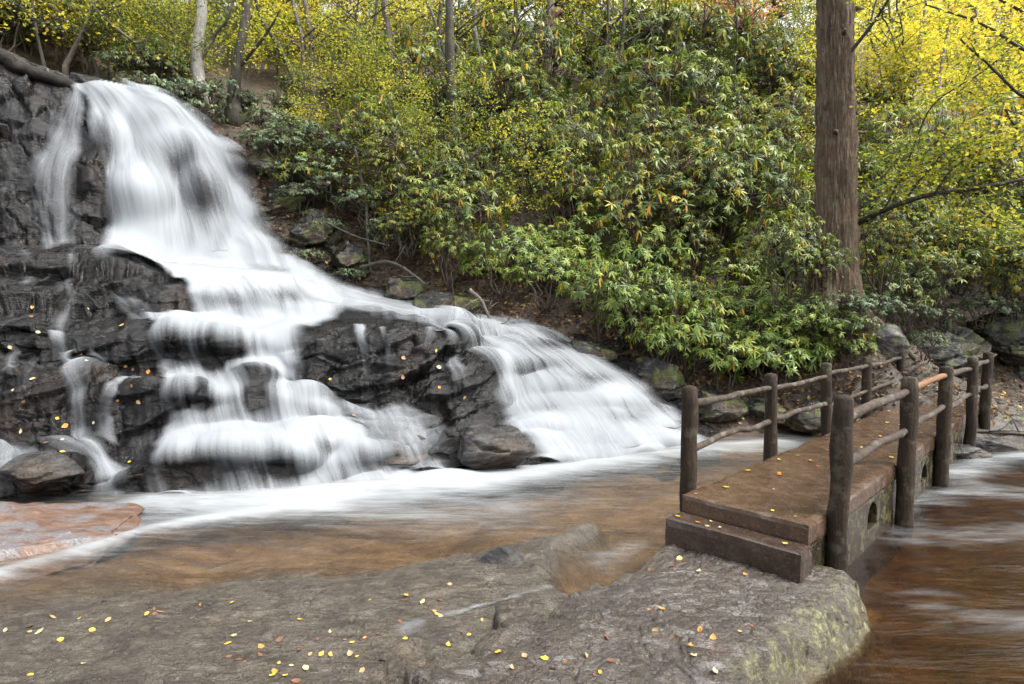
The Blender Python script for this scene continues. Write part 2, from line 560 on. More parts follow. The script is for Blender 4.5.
M_ROCK = mat_wet_rock('wet_dark_rock', 0.10, rust=0.22)
M_BOULDER = mat_wet_rock('dark_boulder_rock', 0.32, lichen=0.35, moss=0.6, rust=0.8)
M_WETB = mat_wet_rock('wet_boulder_rock', 0.55, lichen=0.1, rust=0.6)
M_LICHEN = mat_wet_rock('lichen_rock', 0.35, lichen=0.4, moss=0.6, rust=0.7)
M_PALE = mat_wet_rock('pale_lichen_rock', 1.0, lichen=0.95, moss=0.35)
M_GROUND = mat_ground()
M_SILK = mat_silky()
M_POOL = mat_pool('tannin_pool_water', (0.90, 0.80, 0.67), R(12), 0.36)
M_STREAM = mat_pool('tannin_stream_water', (0.50, 0.35, 0.20), R(8), 0.2)

# ------------------------------------------------------------------ terrain
POOL_Z, STREAM_Z = -0.45, -0.58

HILL_CTRL = [
    (-200, 60, 15), (-200, 0, 26), (-60, 40, 14.5), (0, 52, 14), (60, 74, 14.6), (120, 88, 15), (180, 98, 15), (222, 118, 14.4), (240, 150, 13.4), (262, 205, 12.7),
    (292, 255, 12.2), (350, 284, 12.0), (420, 300, 11.7), (480, 316, 11.3), (540, 333, 11.0), (600, 352, 10.7), (650, 385, 10.1), (700, 420, 9.3),
    (760, 430, 9.25), (820, 420, 9.4), (870, 402, 10.4), (838, 328, 9.9), (800, 345, 10.0), (872, 345, 10.2), (300, 170, 14), (340, 230, 13), (330, 120, 17),
    (700, 350, 10.5), (760, 345, 10.8), (838, 303, 10.4), (800, 320, 10.6), (905, 345, 11.4),
    (940, 399, 10.2), (1000, 396, 10.6), (1080, 397, 10.8), (1080, 390, 12), (1200, 392, 11.6),
    (950, 372, 12.2), (1024, 372, 12.4), (950, 312, 13.0), (1024, 300, 13.4), (1120, 300, 14.2),
    (400, 190, 14.5), (400, 110, 18.5), (400, 40, 26), (500, 250, 13), (600, 230, 13.5), (600, 120, 19), (600, 40, 29), (700, 230, 13.5), (750, 180, 15), (750, 100, 20), (750, 36, 30),
    (900, 230, 15), (900, 120, 20), (900, 48, 30), (1050, 230, 16), (1050, 120, 24), (1050, 44, 34), (200, 40, 20), (200, 14, 28), (0, 14, 20), (0, -2, 28),
    (512, 26, 60), (0, 8, 60), (1024, 36, 60), (-400, 10, 45), (1400, 26, 50), (-800, -100, 30), (1800, 100, 30),
]
UNDER = [(-7, 3, -2.5), (-4, 3, -3), (0, 3, -3), (3, 2, -3), (6, 2, -3), (9, 2, -2.5), (12, 3, -2), (-6, 6, -1.2), (-3, 6, -2), (0, 6.5, -2), (3, 6.5, -2), (5, 5.5, -2.2), (7.5, 5.5, -2), (1.5, 8.0, -1.4), (3.2, 8.2, -1.3),
         (10, 6.5, -1.6), (5, 8, -1.6), (-6.5, 8.5, 0.0), (-9, 8.0, 0.8), (-8.5, 10.5, 1.3), (-10.5, 11.0, 2.2), (-12, 10, 2.0), (-5, 8.5, 0.3), (-5, 10, 1.2), (-3.5, 10, 0.9), (-2, 9.5, 0.2), (-0.5, 9.3, -0.2), (-6.5, 11, 1.6), (-5, 11.8, 2.2), (-7.7, 12, 3.6), (-10.2, 12.0, 4.2), (0.6, 9.3, -0.4), (7.6, 8.4, -1.0), (10, 9.2, -0.7),
         (0, -20, -4), (-15, -10, -4), (15, -10, -4)]
_hp = np.concatenate([pt(*np.array(HILL_CTRL, float).T), np.array(UNDER, float)])
def _phi(r): return np.sqrt(r * r + 0.5)
_d = np.linalg.norm(_hp[:, None, :2] - _hp[None, :, :2], axis=2)
_n = len(_hp)
_A = np.zeros((_n + 3, _n + 3))
_A[:_n, :_n] = _phi(_d) + np.eye(_n) * -0.03
_A[:_n, _n] = 1; _A[_n, :_n] = 1
_A[:_n, _n + 1:] = _hp[:, :2]; _A[_n + 1:, :_n] = _hp[:, :2].T
_w = np.linalg.solve(_A, np.concatenate([_hp[:, 2], np.zeros(3)]))

def hill(x, y):
    sh = np.shape(x)
    x, y = np.ravel(x), np.ravel(y)
    out = np.empty(len(x))
    for a in range(0, len(x), 40000):
        b = slice(a, a + 40000)
        r = np.hypot(x[b, None] - _hp[None, :, 0], y[b, None] - _hp[None, :, 1])
        out[b] = _phi(r) @ _w[:_n] + _w[_n] + _w[_n + 1] * x[b] + _w[_n + 2] * y[b]
    return out.reshape(sh)

def sdf_poly(x, y, poly):
    """positive inside"""
    x, y = np.asarray(x, float), np.asarray(y, float)
    d = np.full(x.shape, 1e9)
    inside = np.zeros(x.shape, bool)
    n = len(poly)
    for i in range(n):
        ax, ay = poly[i]; bx, by = poly[(i + 1) % n]
        ex, ey = bx - ax, by - ay
        t = np.clip(((x - ax) * ex + (y - ay) * ey) / (ex * ex + ey * ey + 1e-12), 0, 1)
        d = np.minimum(d, np.hypot(x - ax - t * ex, y - ay - t * ey))
        c = ((ay > y) != (by > y)) & (x < (bx - ax) * (y - ay) / (by - ay + 1e-12) + ax)
        inside ^= c
    return np.where(inside, d, -d)

SLAB_R = on_level(*np.array([(240, 760), (330, 684), (425, 640), (520, 604), (600, 570), (648, 546), (668, 528), (720, 520), (800, 545), (862, 556), (888, 580), (872, 606), (838, 632), (806, 660), (790, 684), (776, 760), (760, 900), (200, 900)], float).T, -0.3)
SLAB_L = on_level(*np.array([(-500, 640), (-100, 606), (0, 596), (90, 588), (180, 578), (260, 566), (330, 556), (420, 546), (500, 541), (560, 527), (612, 521), (606, 538), (572, 552), (560, 574), (600, 596), (520, 650), (420, 720), (300, 900), (-900, 900)], float).T, -0.42)

def fore(x, y, detail=True):
    """bedrock slab, pool bed and stream bed; returns z and masks"""
    nz = fbm2(x * 0.9, y * 0.9, 4, 11)
    bed = -0.68 + 0.14 * nz
    # stream side is deeper
    side = (x - 1.7) - (y - 4.2)           # right of the bridge line -> positive
    bed = bed - 0.22 * sstep(-0.1, 0.5, side)
    wob = fbm2(x * 2.2, y * 2.2, 4, 5) * 0.09 + fbm2(x * 7, y * 7, 3, 6) * 0.035
    sl = sdf_poly(x, y, SLAB_L) + wob
    far_left = sstep(-0.6, -2.4, x)
    topl = -0.405 + 0.035 * fbm2(x * 1.3 + 3, y * 2.0, 4, 21) + 0.10 * sstep(0.4, 1.6, x + 0.35 * y - 1.3) * sstep(3.2, 4.2, y)
    wl_ = 0.32 + 0.45 * sstep(0.1, -1.4, x) + 0.7 * far_left
    zl = bed + (topl - bed) * sstep(-0.12, 1.0, sl / wl_ + 0.25 + 0.35 * far_left)
    sr = sdf_poly(x, y, SLAB_R) + wob * 0.8
    topr = -0.305 + 0.018 * fbm2(x * 1.5, y * 1.5, 3, 31) - 0.05 * sstep(0.5, 0.0, sr)
    zr = np.where(side > -0.4, -0.86, -0.60)
    zr = zr + (topr - zr) * sstep(-0.10, 0.12 + 0.10 * sstep(-0.4, 0.3, side), sr)
    z = np.maximum(zl, np.where(sr > -0.12, zr, -9))
    z = np.maximum(z, bed)
    return z, sl, sr, bed, side

def ground_h(x, y):
    z = fore(x, y)[0]
    h = hill(x, y) + 0.22 * fbm2(x * 0.6, y * 0.6, 5, 41)
    return np.maximum(z, h)

def rock_d2(P):
    a1, a2, aid, at_ = worley(P / np.array([.34, .34, .16]), 77, 1.0)
    return (aid - .5) * .05 + at_ * .12 - .03 * (1 - sstep(0, .07, a2 - a1)) + .025 * fbm(P * 9, 4, 78)

az = np.linspace(R(-62), R(62), 900)
rr = np.concatenate([np.exp(np.linspace(math.log(1.5), math.log(6.5), 800))[:-1], np.exp(np.linspace(math.log(6.5), math.log(85), 340))])
AZ, RR = np.meshgrid(az, rr)
gx, gy = RR * np.sin(AZ), RR * np.cos(AZ)
gz0, gsl, gsr, gbed, gside = fore(gx, gy)
gh = hill(gx, gy) + 0.22 * fbm2(gx * 0.6, gy * 0.6, 5, 41) + 0.07 * fbm2(gx * 2.3, gy * 2.3, 4, 43)
gz = np.maximum(gz0, gh)
is_hill = sstep(0.0, 0.12, gh - gz0)
near = RR < 7.5
px_, py_ = gx[near], gy[near]
# flaky bedding on the raised slab, softer rock elsewhere
flak = sstep(0.10, 0.32, gsr + 0.14 * fbm2(gx * 1.7, gy * 1.7, 4, 55)) * (1 - is_hill)
cs, sn = math.cos(R(38)), math.sin(R(38))
q = np.stack([(px_ * cs + py_ * sn) / 0.12, (-px_ * sn + py_ * cs) / 0.055, np.zeros(len(px_)) + 0.5], 1)
q[:, :2] += 0.35 * np.stack([fbm2(px_ * 5, py_ * 5, 3, 61), fbm2(px_ * 5, py_ * 5, 3, 62)], 1)
f1, f2, cid = worley(q, 3)
fl = (cid - 0.5) * 0.013 - 0.008 * (1 - sstep(0.0, 0.09, f2 - f1))
q2 = np.stack([(px_ * cs + py_ * sn) / 0.5, (-px_ * sn + py_ * cs) / 0.3, np.zeros(len(px_)) + 0.5], 1)
q2[:, :2] += 0.5 * np.stack([fbm2(px_ * 2, py_ * 2, 4, 63), fbm2(px_ * 2, py_ * 2, 4, 64)], 1)
g1, g2, gid = worley(q2, 5)
crack = 1 - sstep(0.0, 0.07, g2 - g1)
fl += (gid - 0.5) * 0.010 - 0.018 * crack * (gid > 0.45)
soft = 0.018 * fbm2(px_ * 4 + py_, py_ * 9, 5, 71) + 0.012 * fbm2(px_ * 16, py_ * 26, 4, 72) - 0.018 * sstep(0.25, 0.6, fbm2(px_ * 3.1, py_ * 6, 4, 73))
q3 = np.stack([(px_ * 0.93 + py_ * 0.36) / 1.1, (-px_ * 0.36 + py_ * 0.93) / 0.36, np.zeros(len(px_)) + 0.5], 1)
q3[:, :2] += 0.22 * np.stack([fbm2(px_ * 2.6, py_ * 2.6, 5, 65), fbm2(px_ * 2.6, py_ * 2.6, 5, 66)], 1)
k1, k2, kid, kt = worley(q3, 15, 1.0)
soft += (kid - 0.5) * 0.010 + kt * 0.016 - 0.016 * (1 - sstep(0.0, 0.03, k2 - k1)) * (kid > 0.5)
gz[near] += fl * flak[near] + soft * (1 - flak[near]) * (1 - is_hill[near])
moss_m = sstep(0.34, 0.10, gsr + 0.1 * fbm2(gx * 3, gy * 3, 4, 81)) * sstep(-0.12, -0.02, gsr) * sstep(0.2, 0.6, gside) * (gy < 4.6)
edge_m = sstep(0.30, 0.10, gsr) * sstep(-0.25, 0.0, gsr) * (1 - is_hill) * (RR < 7)
rk = np.zeros(gx.shape)
rk[edge_m > 0.01] = rock_d2(np.stack([gx, gy, gz], -1)[edge_m > 0.01])
gz += rk * edge_m
bed_m = sstep(POOL_Z + 0.03, POOL_Z - 0.30, gz + 0.05 * fbm2(gx * 2, gy * 4, 4, 85)) * (1 - is_hill)
path_m = sstep(0.9, 0.1, np.abs(gz - 0.02)) * sstep(6.8, 7.4, gx) * sstep(12.0, 11.3, gy) * sstep(8.6, 9.4, gy)
mask = np.stack([is_hill * (1 - path_m), moss_m, np.clip(flak, 0, 1), bed_m], -1).reshape(-1, 4)
me = np_mesh('ground', np.stack([gx, gy, gz], -1).reshape(-1, 3), grid_faces(*gx.shape), True, {'mask': mask})
ground = tag(add_obj('ground', me, M_GROUND), 'grey bedrock slab, pool bed and leaf covered hillside', 'ground', kind='structure')

# ------------------------------------------------------------------ the stepped rock face the water runs over: surveyed profiles, bottom to top
PROF = {
    -220: [(560, 5.4), (512, 5.7), (468, 5.9), (450, 6.4), (372, 6.7), (360, 7.1), (300, 7.3), (285, 7.9), (235, 8.2), (220, 9.2), (205, 9.5), (110, 10.2), (10, 11), (6, 11.6)],
    0: [(552, 5.5), (512, 5.75), (470, 5.95), (452, 6.5), (372, 6.85), (364, 7.25), (318, 7.45), (298, 8.0), (262, 8.4), (250, 9.5), (242, 9.9), (150, 10.6), (54, 11.5), (50, 12.1)],
    50: [(548, 5.6), (506, 5.9), (472, 6.05), (448, 6.5), (375, 6.9), (366, 7.35), (324, 7.55), (303, 8.2), (262, 8.7), (250, 9.8), (244, 10.2), (160, 10.9), (73, 11.8), (69, 12.4)],
    100: [(545, 5.7), (501, 6.0), (478, 6.1), (446, 6.6), (382, 6.95), (368, 7.4), (340, 7.55), (313, 8.3), (274, 8.7), (258, 10.0), (250, 10.5), (170, 11.3), (87, 12.2), (83, 12.8)],
    150: [(545, 5.7), (500, 6.0), (456, 6.15), (441, 6.6), (384, 6.85), (372, 7.3), (337, 7.5), (319, 8.3), (286, 8.6), (269, 10.1), (262, 10.8), (180, 11.6), (98, 12.6), (94, 13.2)],
    182: [(545, 5.7), (500, 6.0), (450, 6.2), (435, 6.65), (393, 6.85), (375, 7.4), (338, 7.6), (321, 8.4), (290, 8.7), (271, 10.3), (264, 11.0), (188, 11.9), (112, 12.8), (108, 13.4)],
    213: [(545, 5.7), (499, 6.0), (444, 6.25), (431, 6.75), (396, 6.95), (377, 7.5), (339, 7.7), (323, 8.55), (294, 8.8), (273, 10.45), (266, 11.1), (198, 12.0), (134, 12.8), (130, 13.4)],
    236: [(542, 5.75), (498, 6.05), (442, 6.3), (429, 6.85), (396, 7.0), (378, 7.55), (340, 7.75), (324, 8.6), (297, 8.85), (275, 10.55), (268, 11.15), (216, 12.0), (168, 12.6), (164, 13.2)],
    258: [(540, 5.75), (497, 6.1), (441, 6.35), (429, 6.9), (397, 7.1), (380, 7.6), (341, 7.8), (325, 8.6), (299, 8.9), (278, 10.6), (270, 11.2), (240, 11.9), (214, 12.3), (205, 13.4)],
    300: [(530, 5.95), (491, 6.25), (445, 6.5), (432, 7.0), (405, 7.15), (390, 7.7), (345, 7.9), (328, 8.7), (310, 9.0), (290, 10.6), (281, 11.4), (270, 11.9), (256, 12.3), (240, 13)],
    350: [(520, 6.2), (482, 6.6), (442, 6.8), (428, 7.2), (417, 7.35), (405, 7.6), (334, 7.95), (326, 8.4), (320, 9.0), (303, 10.6), (294, 11.4), (284, 11.9), (270, 12.4), (255, 13)],
    400: [(512, 6.4), (476, 6.8), (447, 6.95), (434, 7.25), (424, 7.4), (414, 7.6), (332, 8.0), (323, 8.4), (321, 9.0), (314, 10.6), (308, 11.3), (299, 11.8), (286, 12.3), (270, 13)],
    450: [(508, 6.5), (471, 7.0), (450, 7.1), (438, 7.4), (426, 7.55), (414, 7.75), (346, 8.15), (331, 8.6), (327, 9.2), (322, 10.4), (318, 11.1), (310, 11.6), (298, 12.1), (282, 13)],
    500: [(506, 6.6), (468, 7.1), (454, 7.2), (442, 7.5), (425, 7.8), (406, 8.1), (372, 8.6), (347, 9.2), (336, 9.7), (331, 10.3), (327, 10.8), (320, 11.3), (308, 11.8), (292, 12.6)],
    550: [(502, 6.7), (466, 7.2), (446, 7.5), (430, 7.8), (412, 8.2), (395, 8.6), (375, 9.1), (359, 9.6), (347, 10.05), (341, 10.4), (337, 10.7), (328, 11.1), (315, 11.6), (300, 12.3)],
    600: [(498, 6.9), (463, 7.4), (447, 7.7), (434, 8.0), (419, 8.4), (403, 8.8), (389, 9.2), (378, 9.6), (368, 9.95), (361, 10.2), (355, 10.45), (344, 10.8), (330, 11.2), (312, 12)],
    650: [(490, 7.3), (456, 7.8), (445, 8.1), (436, 8.4), (426, 8.7), (417, 8.95), (409, 9.2), (402, 9.4), (395, 9.6), (388, 9.75), (381, 9.9), (368, 10.2), (352, 10.6), (335, 11.3)],
    720: [(478, 8.0), (444, 8.7), (440, 8.85), (436, 9.0), (432, 9.15), (428, 9.3), (424, 9.4), (420, 9.5), (416, 9.6), (412, 9.7), (408, 9.8), (400, 10.1), (388, 10.5), (372, 11.2)],
}
pk = np.array(sorted(PROF), float)
PYK = np.array([[PROF[int(k)][r][0] for k in pk] for r in range(14)], float)
YK = np.array([[PROF[int(k)][r][1] for k in pk] for r in range(14)], float)
NU, SUB = 800, 46
U = np.linspace(-220, 720, NU)
py_r = np.array([blur1(np.interp(U, pk, PYK[r]), 8, 0) for r in range(14)])
y_r = np.array([blur1(np.interp(U, pk, YK[r]), 8, 0) for r in range(14)])
rng = np.random.default_rng(7)
amp = sstep(650, 560, U)
for r in range(1, 13):
    nA = fbm2(U / 34.0, np.zeros(NU) + r * 7.7, 4, 90 + r)
    nB = fbm2(U / 26.0, np.zeros(NU) + r * 3.3, 5, 190 + r, 0.6)
    py_r[r] += (4.0 if r in (2, 3, 4, 5, 6, 7) else 3.0) * nA * amp * (r < 12)
    y_r[r] += 0.13 * nB * amp * (r < 12)
py_r = np.minimum.accumulate(py_r - np.arange(14)[:, None] * 0.01, axis=0)
NVr = 13 * SUB + 1
vv = np.linspace(0, 13, NVr)
def along(A):
    return np.stack([np.interp(vv, np.arange(14), A[:, c]) for c in range(A.shape[1])], 1)
PYG, YG = along(py_r), along(y_r)
BASE = pt(np.broadcast_to(U, PYG.shape), PYG, YG)
BASE = blur1(blur1(BASE, 4.0, 0), 1.0, 1)

def normals(G):
    n = np.cross(np.gradient(G, axis=1), np.gradient(G, axis=0))
    n = blur1(blur1(n, 3, 0), 3, 1)
    return n / (np.linalg.norm(n, axis=2)[..., None] + 1e-12)
NB = normals(BASE)
if (NB[..., 1].mean() > 0): NB = -NB

def rock_disp(P, amt=1.0, seed=0, strata=(1.25, 1.1, 0.33)):
    tilt = Matrix.Rotation(R(12), 3, 'Y') @ Matrix.Rotation(R(-9), 3, 'X')
    Q = P @ np.array(tilt).T
    wq = Q + 0.06 * np.stack([fbm(Q * 2.2, 3, seed + 1), fbm(Q * 2.2 + 9, 3, seed + 2), fbm(Q * 2.2 + 5, 3, seed + 3)], 1)
    a1, a2, aid, at_ = worley(wq / np.array(strata), seed + 10, 1.0)
    b1, b2, bid, bt_ = worley(wq / (np.array(strata) * 0.42), seed + 20, 1.0)
    d = (aid - 0.5) * 0.26 + at_ * 0.26 - 0.05 * (1 - sstep(0, 0.05, a2 - a1))
    d += (bid - 0.5) * 0.07 + bt_ * 0.14 - 0.02 * (1 - sstep(0, 0.06, b2 - b1))
    d += 0.035 * fbm(Q * 6, 5, seed + 30, 0.55)
    return d * amt
flat = BASE.reshape(-1, 3)
UU = np.broadcast_to(U, PYG.shape)
dsp = rock_disp(flat).reshape(PYG.shape)
wall_ = sstep(250, 225, PYG)
wq_ = flat + 0.28 * np.stack([fbm(flat * 1.3 + k * 5, 4, 960 + k, .55) for k in range(3)], 1)
wa1, wa2, waid, wat = worley(wq_ / np.array([.8, .7, .62]), 970, 1.0)
wd_ = (waid - .5) * .22 + wat * .30 - .10 * (1 - sstep(0, .06, wa2 - wa1)) + .07 * fbm(flat * 4, 5, 951, .6)
dsp = dsp * (1 - .9 * wall_) + wall_ * wd_.reshape(PYG.shape)
# where the current is strong the rock is worn smoother
bulge = np.zeros(PYG.shape)
for cx_, cy_, rx, ry, a in [(138, 205, 26, 22, .42), (180, 160, 24, 18, .40), (206, 196, 16, 24, .42), (236, 168, 15, 18, .3), (158, 128, 24, 14, .26), (110, 150, 12, 14, .3), (92, 190, 12, 16, .3),
                            (214, 348, 22, 9, .22), (257, 382, 22, 10, .24), (318, 436, 30, 8, .15), (182, 462, 26, 8, .13), (285, 462, 30, 8, .14), (232, 458, 24, 8, .12), (180, 345, 18, 8, .14), (290, 340, 22, 8, .16), (196, 398, 18, 8, .12), (310, 398, 20, 8, .14),
                            (520, 372, 26, 7, .10), (560, 392, 26, 7, .09), (610, 408, 24, 7, .08), (545, 432, 26, 7, .08)]:
    dy_ = PYG - cy_
    bulge += a * np.exp(-((UU - cx_) / rx) ** 2) * np.where(dy_ < 0, np.exp(-(dy_ / (1.5 * ry)) ** 2), np.exp(-(dy_ / (0.45 * ry)) ** 2))
worn = np.zeros(PYG.shape)
for cx_, cy_, rx, ry, a in [(240, 440, 110, 90, .9), (250, 300, 105, 45, .92), (180, 170, 85, 100, .88), (580, 400, 100, 75, .9), (400, 300, 140, 24, .95), (420, 460, 60, 30, .6)]:
    worn = np.maximum(worn, a * np.exp(-(((UU - cx_) / rx) ** 2 + ((PYG - cy_) / ry) ** 2) ** 2))
mid = np.exp(-(((UU - 400) / 85) ** 2 + ((PYG - 375) / 55) ** 2) ** 3)
worn = worn * (1 - 0.9 * mid)
fade = sstep(0, 0.35, vv)[:, None] * sstep(720, 660, U)[None]
ROCK = BASE + NB * (dsp * (1 - worn) * fade + bulge)[..., None]
me = np_mesh('rock_ledges', ROCK.reshape(-1, 3), grid_faces(NVr, NU)[:, ::-1], True)
rock = tag(add_obj('rock_ledges', me, M_ROCK), 'dark wet stepped rock face under the waterfall', 'rock face', kind='structure')

# ------------------------------------------------------------------ silky water over the ledges
WAT = blur1(blur1(ROCK, 4, 0), 6, 1)
NW = normals(WAT)
if (NW[..., 1].mean() > 0): NW = -NW
LIFT = ((ROCK - WAT) * NW).sum(2)
for ax_ in (0, 1):
    LIFT = np.max([np.roll(LIFT, k_, ax_) for k_ in range(-7, 8)], axis=0)
LIFT = np.clip(blur1(blur1(LIFT, 4, 0), 4, 1), 0, 0.14)
VOF = np.zeros((NU, 640))
for c in range(NU):
    VOF[c] = np.interp(np.arange(640), PYG[::-1, c], vv[::-1])

def bil(A, vi, ui):
    v0 = np.clip(np.floor(vi).astype(int), 0, A.shape[0] - 2); u0 = np.clip(np.floor(ui).astype(int), 0, A.shape[1] - 2)
    fv, fu = (vi - v0), (ui - u0)
    if A.ndim == 3: fv, fu = fv[..., None], fu[..., None]
    return (A[v0, u0] * (1 - fv) * (1 - fu) + A[v0 + 1, u0] * fv * (1 - fu) + A[v0, u0 + 1] * (1 - fv) * fu + A[v0 + 1, u0 + 1] * fv * fu)

def on_rock(px, py, src=None):
    px, py = np.asarray(px, float), np.asarray(py, float)
    ui = np.clip((px + 220) / 940 * (NU - 1), 0, NU - 1.001)
    v = bil(VOF, ui, np.clip(py, 0, 638.9))
    N_ = bil(NW, v * SUB, ui)
    if src is None:
        return bil(WAT, v * SUB, ui) + N_ * bil(LIFT, v * SUB, ui)[..., None], N_
    return bil(src, v * SUB, ui), N_

SP, SF, SUVS, SD, SE, sn_ = [], [], [], [], [], 0
def spline(K, t):
    K = np.asarray(K, float); n = len(K)
    x = t * (n - 1); i = np.clip(np.floor(x).astype(int), 0, n - 2); f = (x - i)[:, None]
    p0, p1, p2, p3 = K[np.maximum(i - 1, 0)], K[i], K[i + 1], K[np.minimum(i + 2, n - 1)]
    return 0.5 * (2 * p1 + (p2 - p0) * f + (2 * p0 - 5 * p1 + 4 * p2 - p3) * f * f + (3 * p1 - p0 - 3 * p2 + p3) * f ** 3)

def sheet(L, Rr, dens, off=0.05, ns=80, nt=200, fade=0.15, blobs=(), ends=(0.03, 0.06), seed=0, fr=None, clip=None):
    global sn_
    t = np.linspace(0, 1, nt); s = np.linspace(0, 1, ns)
    l, r = spline(L, t), spline(Rr, t)
    S = s[None, :, None]
    img = l[:, None] * (1 - S) + r[:, None] * S
    P, N = on_rock(img[..., 0], img[..., 1])
    D = np.interp(t, np.linspace(0, 1, len(dens)), dens)[:, None] * np.ones(ns)[None]
    for bx, by, rx, ry, a in blobs:
        D = D + a * np.exp(-(((img[..., 0] - bx) / rx) ** 2 + ((img[..., 1] - by) / ry) ** 2))
    # veils on the risers are thinner than the water lying on the treads
    slope = np.clip(N[..., 2], 0, 1)
    D = D - 0.27 + 0.55 * (slope - 0.55)
    fl_, fr_ = (fade, fade) if fr is None else (fade, fr)
    wig = 0.5 * fade * fbm2(S[..., 0] * 0 + t[:, None] * 9, np.zeros((nt, ns)) + seed, 3, seed)
    E = sstep(0, 1, (s[None] + wig) / fl_) * sstep(0, 1, (1 - s[None] + wig) / fr_)
    E = E * sstep(0, ends[0], t)[:, None] * sstep(0, ends[1], 1 - t)[:, None]
    if clip:
        cl, cr, sl_, sr_ = clip
        cl, cr = np.array(cl, float), np.array(cr, float)
        py_ = img[..., 1] + 3 * fbm2(img[..., 0] / 14, img[..., 1] / 14, 3, seed + 60)
        wx = img[..., 0] + 5 * fbm2(img[..., 0] / 25, img[..., 1] / 12, 3, seed + 61)
        E = E * sstep(0, sl_, wx - np.interp(py_, cl[:, 1], cl[:, 0])) * sstep(0, sr_, np.interp(py_, cr[:, 1], cr[:, 0]) - wx)
    P = P + N * (off + 0.02 * np.clip(D, 0, 1))[..., None]
    mid_ = P[:, ns // 2]
    vlen = np.concatenate([[0], np.cumsum(np.linalg.norm(np.diff(mid_, axis=0), axis=1))])
    wid = np.linalg.norm(P[:, -1] - P[:, 0], axis=1).mean()
    uv = np.stack([np.broadcast_to(s[None] * wid + seed * 3.1, (nt, ns)), np.broadcast_to(vlen[:, None] + seed * 5.7, (nt, ns))], -1)
    SP.append(P.reshape(-1, 3)); SUVS.append(uv.reshape(-1, 2)); SD.append(D.ravel()); SE.append(E.ravel())
    SF.append(grid_faces(nt, ns) + sn_); sn_ += nt * ns

# upper fall
sheet([(70, 81), (84, 105), (96, 150), (103, 205), (98, 268)], [(152, 97), (196, 120), (232, 160), (257, 213), (292, 278)],
      [1.2, 1.08, 1.0, 1.0, 1.3], 0.06, 150, 260, 0.10, ends=(0.02, 0.03), seed=1, fr=0.10,
      blobs=[(176, 172, 20, 14, -.22), (203, 214, 15, 30, -.26), (100, 200, 15, 45, -.5), (140, 222, 22, 30, .45), (150, 130, 40, 30, .15), (245, 235, 9, 40, .45), (125, 262, 60, 12, .4), (108, 130, 8, 30, -.3), (222, 250, 8, 25, -.35), (170, 140, 30, 8, .2)])
sheet([(70, 84), (60, 108), (44, 140), (30, 178), (40, 255)], [(86, 84), (90, 120), (86, 165), (82, 205), (80, 255)], [0.85, 0.7, 0.75, 0.68, 0.5], 0.06, 70, 180, 0.35, seed=2)
sheet([(110, 86), (150, 120), (185, 165), (215, 215), (245, 275)], [(165, 100), (208, 128), (240, 172), (266, 225), (300, 282)], [0.9, 0.75, 0.62, 0.7, 0.9], 0.13, 90, 220, 0.45, seed=3)
# middle cascade
sheet([(70, 250), (88, 300), (104, 360), (118, 430), (126, 508)], [(330, 262), (368, 310), (385, 360), (410, 425), (440, 494)],
      [1.1, 1.1, 0.95, 1.0, 0.9, 0.95, 0.8, 0.95, 0.8, 1.05], 0.06, 240, 420, 0.03, ends=(0.03, 0.02), seed=4,
      clip=([(80, 248), (140, 266), (182, 288), (190, 312), (152, 332), (158, 372), (170, 402), (162, 440), (152, 470), (144, 506)],
            [(300, 262), (340, 284), (362, 303), (345, 322), (312, 340), (314, 385), (345, 412), (378, 440), (402, 465), (432, 490)], 12, 22),
      blobs=[(214, 364, 14, 16, -.85), (257, 396, 15, 17, -.95), (180, 352, 14, 16, -.5), (208, 475, 34, 18, -.5), (285, 472, 14, 14, -.35), (322, 448, 16, 8, -.4), (205, 406, 12, 8, -.4), (245, 350, 10, 14, -.25), (270, 300, 40, 10, -.25), (300, 455, 14, 20, .2), (262, 478, 14, 16, -.2), (182, 478, 14, 14, -.3), (330, 450, 20, 25, .3), (225, 300, 30, 8, -.25), (290, 300, 20, 12, -.2), (280, 350, 16, 30, .3), (195, 395, 12, 16, -.3), (352, 425, 20, 12, -.2)])
# shelf behind the middle rock
sheet([(282, 262), (330, 277), (380, 292), (440, 308), (500, 319), (545, 332)], [(300, 302), (345, 320), (400, 327), (440, 333), (490, 345), (520, 360)],
      [1.05, 0.95, 0.75, 0.65, 0.55, 0.4], 0.06, 70, 220, 0.35, seed=5)
# right chute
sheet([(428, 322), (452, 345), (474, 372), (488, 405), (506, 438), (532, 474)], [(532, 320), (578, 346), (618, 370), (652, 394), (682, 420), (712, 450)],
      [0.75, 0.6, 0.75, 0.8, 0.9, 1.1], 0.10, 150, 260, 0.12, seed=6, fr=0.12,
      blobs=[(560, 350, 30, 6, -.35), (590, 385, 30, 7, -.3), (545, 372, 26, 6, -.25), (610, 398, 20, 10, .35), (500, 375, 10, 25, .3), (478, 400, 12, 30, -.4), (570, 430, 40, 10, .25), (625, 425, 20, 8, -.3), (545, 415, 25, 8, -.25), (655, 412, 12, 8, -.3)])
sheet([(480, 352), (510, 385), (535, 420), (560, 470)], [(540, 340), (590, 385), (630, 425), (665, 462)], [0.3, 0.4, 0.5, 0.8], 0.12, 90, 180, 0.4, seed=7)
